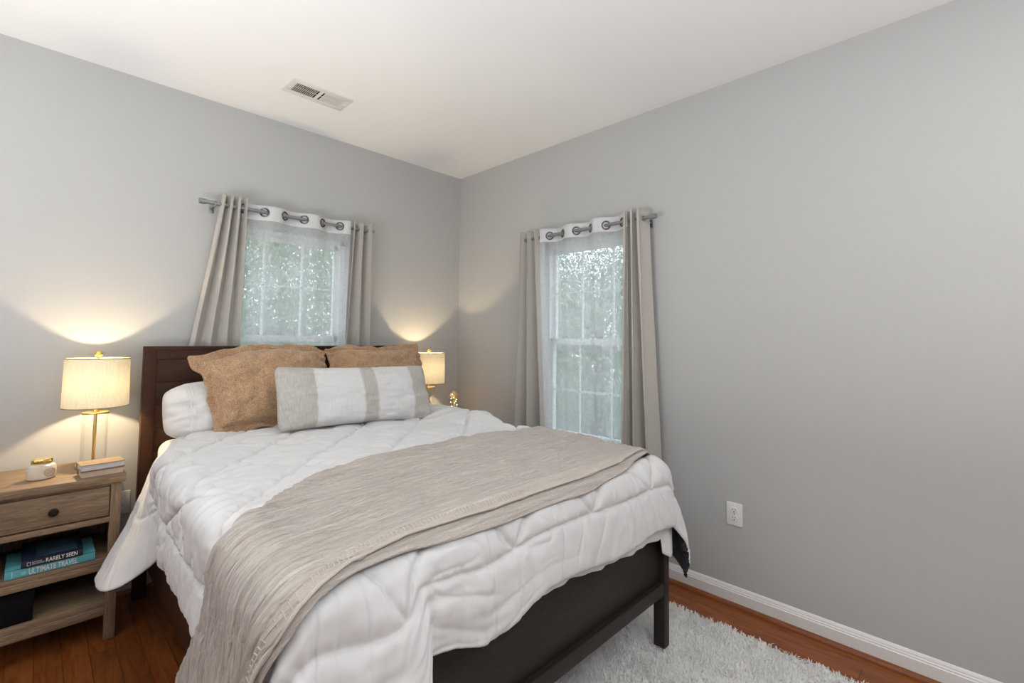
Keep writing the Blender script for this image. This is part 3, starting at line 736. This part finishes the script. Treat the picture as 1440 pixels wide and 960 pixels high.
for z, hw in ((.036, .010), (.030, .014), (.0245, .009)):
    tube(b, [(.0497*math.sin(.3+t), -.0497*.78*math.cos(.3+t), z+.0012*math.sin(t*160)) for t in np.linspace(-hw/.049, hw/.049, 16)], .0007, 4)
obj('oval_emblem', b, lm, jar)

M_paper = plain('page_block_paper', (.62, .60, .60), .9)
M_kraft = weave('tan_notebook_cover', (.30, .215, .13), .08, 500, .7, .15)
M_kraft2 = weave('brown_notebook_cover', (.27, .19, .13), .1, 500, .7, .2)
M_pages2 = plain('cream_pages', (.60, .47, .36), .9)
def book(name, w, d, t, loc, rz, cover, pages, label, cat='book', group=None, ct=.0025, spine='none', lift=0):
    """w along x, d along y, thickness z; spine faces -y when spine='front', fore-edge faces -y when 'back'"""
    r = empty(name, loc, rz); tag(r, label, cat, group)
    b = bmesh.new(); box(b, -w/2, w/2, -d/2, d/2, t-ct, t, .0008); box(b, -w/2, w/2, -d/2, d/2, 0, ct, .0008)
    sy = -1 if spine == 'front' else 1
    ys = sorted((sy*d/2, sy*(d/2-ct*1.2))); box(b, -w/2, w/2, ys[0], ys[1], 0, t, .0008)
    obj('cover', b, cover, r)
    b = bmesh.new(); e = .004
    box(b, -w/2+e, w/2-e, -d/2+(ct if spine == 'front' else e), d/2-(e if spine == 'front' else ct), ct, t-ct)
    obj('pages', b, pages, r, smooth=False)
    return r
book('notebook', .150, .105, .030, (-2.339, -.372, .716), .05, M_kraft2, M_pages2, 'thicker brown notebook at the bottom of the small stack on the nightstand', 'notebook', 'notebooks on the left nightstand', spine='back')
book('notebook', .152, .105, .027, (-2.341, -.376, .7465), .09, M_kraft, M_paper, 'slim tan notebook lying on top of the thicker brown notebook', 'notebook', 'notebooks on the left nightstand', spine='back')

M_teal = plain('teal_book_cover', (.13, .47, .53), .45)
M_navy = plain('navy_book_cover', (.018, .026, .055), .35)
M_ink = plain('white_lettering', (.80, .78, .74), .6)
M_inkb = plain('pale_blue_lettering', (.55, .74, .76), .6)
def text(body, size, loc, rot, mat, parent, name='title_lettering', align='LEFT', sx=1.0, bold=0.0):
    c = bpy.data.curves.new('txt', 'FONT'); c.body = body; c.size = size; c.align_x = align; c.extrude = .0002; c.offset = bold
    t = bpy.data.objects.new('txt', c); COL.objects.link(t)
    dg = bpy.context.evaluated_depsgraph_get(); dg.update()
    me = bpy.data.meshes.new_from_object(t.evaluated_get(dg)); bpy.data.objects.remove(t)
    me.transform(Matrix.Diagonal((sx, 1, 1, 1)))
    o = mesh_obj(name, me, mat, parent, smooth=False); o.location = loc; o.rotation_euler = rot
    return o
SH = .3565
tb = book('book', .272, .215, .036, (-2.484, -.318, SH), .0, M_teal, M_paper, 'large teal hardcover titled ULTIMATE TRAVEL lying under the navy book', 'book', 'books on the upper shelf of the nightstand', .003, 'front')
text('100', .017, (-.091, -.1085, .0105), (PI/2, 0, 0), M_inkb, tb, sx=.62)
text('ULTIMATE TRAVEL', .0315, (-.068, -.1085, .0065), (PI/2, 0, 0), M_ink, tb, sx=.56, bold=.0004)
b = bmesh.new(); box(b, -.116, -.1135, -.1083, -.1075, .006, .030); obj('spine_mark', b, M_inkb, tb, smooth=False)
nb = book('book', .186, .235, .029, (-2.482, -.316, SH+.0365), .0, M_navy, M_paper, 'navy hardcover titled RARELY SEEN on top of the teal book', 'book', 'books on the upper shelf of the nightstand', .003, 'front')
text('RARELY SEEN', .0235, (-.022, -.1185, .0065), (PI/2, 0, 0), M_ink, nb, sx=.70, bold=.0003)
text('NATIONAL\nGEOGRAPHIC', .0075, (-.062, -.1185, .0150), (PI/2, 0, 0), M_ink, nb, sx=.80)
b = bmesh.new()
for q in ((-.076, -.0745, .006, .0205), (-.0675, -.066, .006, .0205), (-.076, -.066, .006, .0075), (-.076, -.066, .019, .0205)): box(b, q[0], q[1], -.1183, -.1175, q[2], q[3])
obj('spine_emblem', b, plain('cream_ink', (.75, .68, .55), .6), nb, smooth=False)
b = bmesh.new(); box(b, -.05, .075, -.10, .08, .0291, .0294); 
obj('cover_picture', b, (lambda: (lambda m: m)(wood('dusky_blue_print', [(.35, (.02, .03, .06)), (.6, (.05, .12, .17)), (.8, (.20, .22, .22))], 1, 3, .3, (4, 9, 4), .5, 0)))(), nb, smooth=False)
bx = empty('storage_box', (-2.61, -.295, .1685)); tag(bx, 'plain black lidded box on the bottom shelf of the left nightstand', 'box')
M_bbox = plain('black_box_board', (.006, .005, .007), .8, spec=.15)
b = bmesh.new(); box(b, -.078, .078, -.118, .105, .0, .105, .003); obj('box_body', b, M_bbox, bx)
b = bmesh.new(); box(b, -.080, .080, -.120, .107, .098, .128, .003); obj('lid', b, M_bbox, bx)

# ornament on the far nightstand: glass cloche with gilded flower
cl = empty('glass_cloche', (-.19, -.20, .716)); tag(cl, 'small glass dome with a glowing golden flower inside, beside the far lamp', 'ornament')
b = bmesh.new(); lathe(b, [(0, 0), (.055, 0), (.057, .006), (.055, .014), (0, .015)], n=36); obj('base', b, wood('ornament_base_wood', OAK, 1), cl)
b = bmesh.new(); lathe(b, [(.049, .015), (.049, .165), (.046, .190), (.036, .212), (.020, .225), (.0, .229)], n=40); obj('glass_dome', b, M_glass, cl)
b = bmesh.new(); tube(b, [(0, 0, .015), (.003, 0, .08), (-.003, .002, .165)], .0028, 8)
for k in range(26):
    a = k*2.4; zz = .150+.045*(k/26); rr = .010+.018*math.sin(PI*min(1, k/22))
    c = Vector((rr*math.cos(a), rr*math.sin(a), zz)); 
    v = bmesh.ops.create_uvsphere(b, u_segments=8, v_segments=6, radius=.011)['verts']
    bmesh.ops.scale(b, verts=v, vec=(1, .35, 1)); bmesh.ops.rotate(b, verts=v, matrix=Matrix.Rotation(a+PI/2, 3, 'Z') @ Matrix.Rotation(.5, 3, 'X')); bmesh.ops.translate(b, verts=v, vec=c)
for k in range(3):
    pts = [(.02*math.cos(t*1.3+k*2), .02*math.sin(t*1.3+k*2), .02+.13*t/6) for t in np.linspace(0, 6, 24)]; tube(b, pts, .0008, 4)
obj('golden_flower', b, plain('gilded_petals', (.95, .78, .45), .3, .6), cl)
M_fairy = plain('fairy_light_glow', (1, .8, .5), .5, emit=((1, .72, .35), 10))
for k in range(16):
    a = k*1.9; b = bmesh.new(); bmesh.ops.create_uvsphere(b, u_segments=8, v_segments=6, radius=.0026, matrix=Matrix.Translation((.026*math.cos(a), .026*math.sin(a), .04+.15*k/16)))
    obj('fairy_light', b, M_fairy, cl)

# ------------------------------------------------------------------ curtains
M_lin = weave('taupe_linen_curtain', (.50, .475, .435), .10, 420, .95, .35, .1, .0012, translucent=.06)
M_hdr = weave('white_header_fabric', (.80, .80, .80), .03, 700, .9, .15, translucent=.25)
def sheer_mat(name, op):
    m, t, p, o = nmat(name); t.nodes.remove(p)
    mp = mapping(t, (600, 600, 60)); n1 = noise(t, mp.outputs[0], 1, 2, .5)
    di = t.nodes.new('ShaderNodeBsdfDiffuse'); tr = t.nodes.new('ShaderNodeBsdfTranslucent'); mx = t.nodes.new('ShaderNodeMixShader'); mx.inputs[0].default_value = .55
    di.inputs[0].default_value = (.90, .91, .93, 1); tr.inputs[0].default_value = (.90, .92, .97, 1)
    tp = t.nodes.new('ShaderNodeBsdfTransparent'); m2 = t.nodes.new('ShaderNodeMixShader')
    mr = t.nodes.new('ShaderNodeMapRange'); mr.inputs[1].default_value = .3; mr.inputs[2].default_value = .7; mr.inputs[3].default_value = op-.06; mr.inputs[4].default_value = op+.06
    t.links.new(n1.outputs['Fac'], mr.inputs[0]); t.links.new(mr.outputs[0], m2.inputs[0])
    t.links.new(di.outputs[0], mx.inputs[1]); t.links.new(tr.outputs[0], mx.inputs[2]); t.links.new(tp.outputs[0], m2.inputs[1]); t.links.new(mx.outputs[0], m2.inputs[2]); t.links.new(m2.outputs[0], o.inputs[0])
    return m
M_sheer = sheer_mat('white_sheer_voile', .32)
M_sheer2 = sheer_mat('white_sheer_voile_doubled', .80)
def curtain(name, top, bot, zt, zb, folds, amp_t, amp_b, place, mat, label, cat, group, yc=.09, yb=.09, zmid=None, seed=0, n=150, m=90, header=0.0, hmat=None, th=.0022, zlip=0.0, squeeze=None, phase=0.0):
    """top/bot: (x0,x1) along the wall; drawn in (x along, y into room, z). place 'B' back wall, 'R' right wall (x = -y)"""
    s = np.linspace(0, 1, n)[:, None]; k = np.linspace(0, 1, m)[None, :]
    z = zt+(zb-zt)*k
    kk_ = np.clip((zt-z)/(zt-(zmid or zb)), 0, 1)**1.15
    x0 = top[0]+(bot[0]-top[0])*kk_; x1 = top[1]+(bot[1]-top[1])*kk_
    a = amp_t+(amp_b-amp_t)*kk_
    yy = yc+(yb-yc)*np.clip(kk_*1.25, 0, 1)
    ph = s*folds*2*PI+phase+.5*vnoise(s*3+seed, k*2)*k
    tri = np.sin(ph)+.12*np.sin(3*ph)
    x = x0+(x1-x0)*s+.25*a*np.sin(2*ph)
    y = yy+a*tri*(1+.35*vnoise(s*folds*1.3+seed*5, k*1.5))+.004*vnoise(s*20, k*8+seed)
    zz = z+zlip*np.cos(ph)*(1-k)**6+0*s
    if squeeze: y = np.clip(y, squeeze[0], np.where(z < squeeze[2], squeeze[1], 9))
    Pn = np.stack([x, -y, zz], -1) if place == 'B' else np.stack([-y, -x, zz], -1)
    r = mesh_obj(name, grid_mesh(name, Pn), [mat] if not hmat else [mat, hmat])
    if header:
        nh = int(header/(zt-zb)*(m-1))+1
        for i, p in enumerate(r.data.polygons):
            if (i % (m-1)) < nh: p.material_index = 1
    solid(r, th, 0)
    tag(r, label, cat, group)
    return r
def grommets(par, xs, z, yc, R, place):
    for i, (x, ang) in enumerate(xs):
        b = bmesh.new(); torus(b, (0, 0, 0), R, .0052, 'y' if place == 'B' else 'x', 28, 8)
        o = obj('grommet', b, M_gunm, par)
        o.location = (x, -yc, z) if place == 'B' else (-yc, -x, z)
        o.rotation_euler = (0, 0, ang)
GC = 'grey grommet curtains at the two windows'
# back wall (x coordinates negative along wall)
RZB, RZR = 2.106, 2.060
curtain('curtain', (-1.845, -1.725), (-1.975, -1.715), RZB+.062, .10, 3.1, .044, .023, 'B', M_lin, 'taupe linen curtain gathered on the left of the headboard window, flaring out at the bottom', 'curtain', GC, .090, .046, 1.22, 1, squeeze=(.020, .072, 1.36))
curtain('curtain', (-1.045, -.905), (-1.055, -.850), RZB+.048, .10, 2.2, .042, .022, 'B', M_lin, 'taupe linen curtain on the right of the headboard window', 'curtain', GC, .090, .046, 1.22, 2, squeeze=(.020, .072, 1.36), phase=.8)
sb = curtain('sheer_curtain', (-1.735, -1.055), (-1.715, -1.045), RZB+.042, .10, 2.81, .030, .014, 'B', M_sheer, 'white sheer grommet curtain over the window behind the headboard', 'curtain', 'white sheer curtains', .090, .045, 1.25, 3, header=.085, hmat=M_hdr, th=.0006, squeeze=(.022, .062, 1.36), phase=-3.21)
grommets(sb, [(-1.729, .62), (-1.611, -.62), (-1.490, .62), (-1.370, -.62), (-1.248, .62), (-1.128, -.62)], RZB, .090, .0245, 'B')
# right wall: along-wall coordinate = -y (positive)
curtain('curtain', (.840, 1.020), (.785, 1.105), RZR+.055, .03, 2.6, .040, .048, 'R', M_lin, 'taupe linen curtain on the corner side of the tall window, behind the bed', 'curtain', GC, .090, .085, .70, 4, zlip=.0)
curtain('curtain', (1.715, 1.830), (1.695, 1.900), RZR+.055, .03, 2.6, .046, .052, 'R', M_lin, 'taupe linen curtain on the outlet side of the tall window, behind the bed foot', 'curtain', GC, .090, .085, .65, 5, phase=.9)
sr = curtain('sheer_curtain', (1.030, 1.725), (1.075, 1.735), RZR+.052, .05, 3.02, .030, .022, 'R', M_sheer, 'white sheer grommet curtain over the tall right window', 'curtain', 'white sheer curtains', .090, .080, .70, 6, header=.085, hmat=M_hdr, th=.0006, phase=1.12)
grommets(sr, [(1.104, .62), (1.219, -.62), (1.334, .62), (1.449, -.62), (1.564, .62), (1.679, -.62)], RZR, .090, .0245, 'R')
def rod(x0, x1, z, place, y, label):
    c = ((x0+x1)/2, -y, z) if place == 'B' else (-y, -(x0+x1)/2, z)
    r = empty('curtain_rod', c); tag(r, label, 'curtain rod', 'grey metal curtain rods')
    if place == 'R': r.rotation_euler = (0, 0, -PI/2)
    h = (x1-x0)/2
    b = bmesh.new(); tube(b, [(-h, 0, 0), (h*.1, 0, 0)], .0118, 18); tube(b, [(h*.1, 0, 0), (h, 0, 0)], .0105, 18); obj('rod', b, M_grey, r)
    for sx in (-1, 1):
        b = bmesh.new(); tube(b, [(sx*(h-.004), 0, 0), (sx*(h+.03), 0, 0)], .0158, 20); tube(b, [(sx*(h+.006), 0, 0), (sx*(h+.014), 0, 0)], .0172, 20); obj('finial', b, M_grey, r)
        b = bmesh.new(); bxp = sx*(h-.05); box(b, bxp-.006, bxp+.006, -.002, y-.003, -.018, -.008, .001); box(b, bxp-.012, bxp+.012, y-.006, y, -.04, .02, .001); torus(b, (bxp, 0, 0), .0135, .003, 'x', 20, 6)
        obj('bracket', b, M_grey, r)
    return r
rod(-1.925, -.900, RZB, 'B', .090, 'grey metal curtain rod over the window behind the headboard')
rod(.860, 1.872, RZR, 'R', .090, 'grey metal curtain rod over the tall window on the right wall')

# ------------------------------------------------------------------ outlets and vent
def outlet(loc, place, label, w=.079, hh=.116, group='duplex wall outlets'):
    r = empty('wall_outlet', loc); tag(r, label, 'outlet', group)
    r.rotation_euler = (0, 0, 0 if place == 'B' else -PI/2)
    b = bmesh.new(); box(b, -w/2, w/2, -.006, 0, -hh/2, hh/2, .0028, 3); obj('cover_plate', b, M_white, r)
    for sz in (-1, 1):
        b = bmesh.new(); lathe(b, [(0, 0), (.0165, 0), (.0165, .003), (.0150, .0042), (0, .0042)], n=28); bmesh.ops.rotate(b, verts=b.verts, matrix=Matrix.Rotation(PI/2, 3, 'X')); bmesh.ops.translate(b, verts=b.verts, vec=(0, -.006, sz*.0195))
        f = obj('receptacle', b, M_white, r)
        b = bmesh.new()
        box(b, -.0075, -.0052, -.0110, -.0098, sz*.0195+.001, sz*.0195+.0095); box(b, .0050, .0070, -.0110, -.0098, sz*.0195+.002, sz*.0195+.0090)
        bmesh.ops.create_cone(b, cap_ends=True, segments=14, radius1=.0030, radius2=.0030, depth=.0012, matrix=Matrix.Translation((0, -.0104, sz*.0195-.0065)) @ Matrix.Rotation(PI/2, 4, 'X'))
        obj('slots', b, M_black, f, smooth=False)
    b = bmesh.new(); bmesh.ops.create_cone(b, cap_ends=True, segments=14, radius1=.003, radius2=.0026, depth=.0014, matrix=Matrix.Translation((0, -.0066, 0)) @ Matrix.Rotation(PI/2, 4, 'X')); obj('screw', b, M_grey, r)
    return r
outlet((0, -2.286, .4575), 'R', 'white duplex wall outlet on the bare right wall above the baseboard')
outlet((-2.225, 0, .468), 'B', 'white wall outlet in the gap between the left nightstand and the bed')

M_vent = plain('white_vent_enamel', (.74, .72, .69), .4)
v = empty('ceiling_vent', (-1.4815, -.527, H)); tag(v, 'white metal air vent with two louvred halves in the ceiling', 'vent')
b = bmesh.new(); VX, VY = .174, .0885
ox, oy = .137, .052
box(b, -VX, VX, -VY, -oy, -.006, 0, .002); box(b, -VX, VX, oy, VY, -.006, 0, .002); box(b, -VX, -ox, -oy, oy, -.006, 0, .001); box(b, ox, VX, -oy, oy, -.006, 0, .001); box(b, -.009, .009, -oy, oy, -.007, 0, .001)
obj('frame', b, M_vent, v)
b = bmesh.new(); box(b, -ox, ox, -oy, oy, -.0012, -.0002); obj('duct_shade_panel', b, plain('duct_shade_paint', (.02, .016, .013), .8), v, smooth=False)  # flat dark panel in place of the shade inside the duct
for sx in (-1, 1):
    b = bmesh.new()
    for k in range(12):
        xc = sx*(.018+.0098*k+.005); ang = -.60 if sx < 0 else .05; hw = .0050 if sx < 0 else .0038
        box(b, xc-hw, xc+hw, -oy, oy, -.0052, -.0044, rot=Matrix.Rotation(ang, 3, 'Y'))
    obj('louvres', b, M_vent, v, smooth=False)
b = bmesh.new(); box(b, -ox, ox, -.0015, .0015, -.0030, -.0014); box(b, ox+.012, ox+.030, -.004, .004, -.010, -.006); obj('damper_lever', b, M_vent, v, smooth=False)

# ------------------------------------------------------------------ shag rug
M_rugb = plain('rug_backing', (.88, .875, .865), .95)
M_pile = plain('white_shag_pile', (.93, .925, .915), .95, sheen=.3)
def _tl():
    t = M_pile.node_tree; p = [n for n in t.nodes if n.type == 'BSDF_PRINCIPLED'][0]; o = [n for n in t.nodes if n.type == 'OUTPUT_MATERIAL'][0]
    tr = t.nodes.new('ShaderNodeBsdfTranslucent'); tr.inputs[0].default_value = (.93, .925, .915, 1); mx = t.nodes.new('ShaderNodeMixShader'); mx.inputs[0].default_value = .4
    t.links.new(p.outputs[0], mx.inputs[1]); t.links.new(tr.outputs[0], mx.inputs[2]); t.links.new(mx.outputs[0], o.inputs[0])
_tl()
RX0, RX1, RY0, RY1 = -2.02, -.245, -3.35, -1.15
rug = empty('shag_rug', ((RX0+RX1)/2, (RY0+RY1)/2, 0)); tag(rug, 'thick white shag rug under the foot of the bed', 'rug')
cx, cyy = rug.location.x, rug.location.y
b = bmesh.new(); box(b, RX0-cx, RX1-cx, RY0-cyy, RY1-cyy, .001, .008, .003); obj('backing', b, M_rugb, rug)
def pile():
    n = 78000
    x = rng.uniform(RX0, RX1, n); y = rng.uniform(RY0, RY1, n)
    # keep to what shows: right of the bed and in front of / just under the footboard
    keep = ((y < -1.95) & (x > -1.75)) | (x > -.85)
    dens = np.where(y < -2.95, .35, 1.0); keep &= rng.random(n) < dens
    x, y = x[keep], y[keep]; n = len(x)
    L = rng.uniform(.018, .030, n); a = rng.uniform(0, 2*PI, n); lean = rng.uniform(.15, 1.0, n)
    a2 = 2.4*vnoise(x*9, y*9)*PI; a = np.where(rng.random(n) < .6, a2+rng.normal(0, .5, n), a)
    wd = rng.uniform(.0020, .0036, n)
    dx, dy = np.cos(a), np.sin(a); px, py = -dy, dx
    V = []; lv = [(0, 1.0, 0), (.45, .95, .35), (.8, .75, .8), (1.0, .15, 1.35)]
    for t, ws, bend in lv:
        zx = .006+L*t*(1-.35*lean*t); off = L*lean*.55*bend*t
        for s_ in (-1, 1):
            V.append(np.stack([x+dx*off+px*wd*ws*s_-cx, y+dy*off+py*wd*ws*s_-cyy, zx], -1))
    V = np.stack(V, 1)
    base = (np.arange(n)*8)[:, None, None]; F = np.array([[0, 1, 3, 2], [2, 3, 5, 4], [4, 5, 7, 6]])[None]+base
    me = bpy.data.meshes.new('pile'); me.from_pydata(V.reshape(-1, 3).tolist(), [], F.reshape(-1, 4).tolist())
    o = mesh_obj('pile', me, M_pile, rug); o['kind'] = 'stuff'
    return o
pile()

# ------------------------------------------------------------------ trees outside
M_bark = plain('tree_bark', (.10, .075, .055), .9, bump=(30, .6, .01))
def leaf_mat(name, c1, c2):
    m, t, p, o = nmat(name); t.nodes.remove(p)
    geo = t.nodes.new('ShaderNodeNewGeometry'); r = ramp(t, geo.outputs['Random Per Island'], [(.0, c1), (1.0, c2)])
    di = t.nodes.new('ShaderNodeBsdfDiffuse'); tr = t.nodes.new('ShaderNodeBsdfTranslucent'); mx = t.nodes.new('ShaderNodeMixShader'); mx.inputs[0].default_value = .45
    t.links.new(r.outputs[0], di.inputs[0]); t.links.new(r.outputs[0], tr.inputs[0]); t.links.new(di.outputs[0], mx.inputs[1]); t.links.new(tr.outputs[0], mx.inputs[2]); t.links.new(mx.outputs[0], o.inputs[0])
    return m
M_leaf = leaf_mat('green_leaves', (.09, .14, .08), (.52, .60, .42))
M_leaf2 = leaf_mat('dark_green_leaves', (.08, .13, .10), (.36, .45, .35))
def tree(base, h, crown_z, crown_r, nleaf, mat, seed, label, ls=.10):
    rg = np.random.default_rng(seed); rd = random.Random(seed)
    r = empty('tree', base); tag(r, label, 'tree', 'leafy trees outside the windows')
    b = bmesh.new(); tips = []
    tube(b, [(0, 0, 0), (.05, .03, h*.35), (0, .06, h*.7), (.03, 0, h*.98)], [.16, .12, .08, .02], 10)
    for k in range(16):
        z0 = h*(.25+.68*k/16); a = k*2.4+rd.uniform(-.4, .4); ln = crown_r*rd.uniform(.65, 1.0)
        p = [Vector((0, .03, z0))]
        for j in range(1, 5):
            p.append(p[0]+Vector((math.cos(a)*ln*j/4, math.sin(a)*ln*j/4, ln*.35*j/4+rd.uniform(-.1, .1))))
        tube(b, p, [.045, .032, .022, .014, .005], 7); tips += p[2:]
    obj('trunk', b, M_bark, r)
    # leaf clusters round branch points
    nc = 110; cs = []
    for _ in range(nc):
        th_, ph_ = rg.uniform(0, 2*PI), math.acos(rg.uniform(-1, 1)); rr = crown_r*rg.uniform(.35, 1)**.6
        cs.append((rr*math.sin(ph_)*math.cos(th_), rr*math.sin(ph_)*math.sin(th_), crown_z-base[2]+crown_z*0+rr*1.35*math.cos(ph_)))
    cs = np.array(cs+[tuple(t) for t in tips])
    ci = rg.integers(0, len(cs), nleaf); C = cs[ci]+rg.normal(0, crown_r*.13, (nleaf, 3))
    d = rg.normal(0, 1, (nleaf, 3)); d /= np.linalg.norm(d, axis=1, keepdims=True); e = np.cross(d, rg.normal(0, 1, (nleaf, 3))); e /= np.linalg.norm(e, axis=1, keepdims=True)
    s = ls*rg.uniform(.6, 1.2, nleaf)[:, None]
    nrm = np.cross(d, e)
    V = np.stack([C-d*s*.5, C+e*s*.26-d*s*.1+nrm*s*.05, C+e*s*.16+d*s*.3, C+d*s*.55, C-e*s*.16+d*s*.3, C-e*s*.26-d*s*.1+nrm*s*.05], 1)
    F = (np.arange(nleaf)*6)[:, None]+np.arange(6)[None]
    me = bpy.data.meshes.new('foliage'); me.from_pydata(V.reshape(-1, 3).tolist(), [], F.tolist())
    mesh_obj('foliage', me, mat, r)
GZ = -3.2
tree((-.6, 4.3, GZ), 6.0, 1.2, 2.1, 64000, M_leaf, 1, 'broad green tree straight outside the headboard window', .062)
tree((3.0, 11.0, GZ), 6.8, .8, 3.1, 44000, M_leaf2, 2, 'darker tree further off outside the headboard window', .09)
tree((4.4, 1.5, GZ), 5.9, .15, 2.15, 64000, M_leaf, 3, 'leafy tree close outside the tall right window', .062)
tree((9.8, 5.6, GZ), 6.4, .2, 3.1, 44000, M_leaf2, 4, 'dark tree behind the near one outside the tall right window', .10)
tree((11.5, -4.0, GZ), 5.6, -.4, 3.0, 44000, M_leaf2, 5, 'low dark tree far to the right outside the tall right window', .10)
b = bmesh.new(); box(b, -30, 40, .6, 60, GZ-.2, GZ); box(b, .6, 40, -30, .6, GZ-.2, GZ)
tag(obj('lawn', b, plain('lawn_green', (.13, .22, .07), .95), smooth=False), 'green lawn far below the windows', kind='structure')
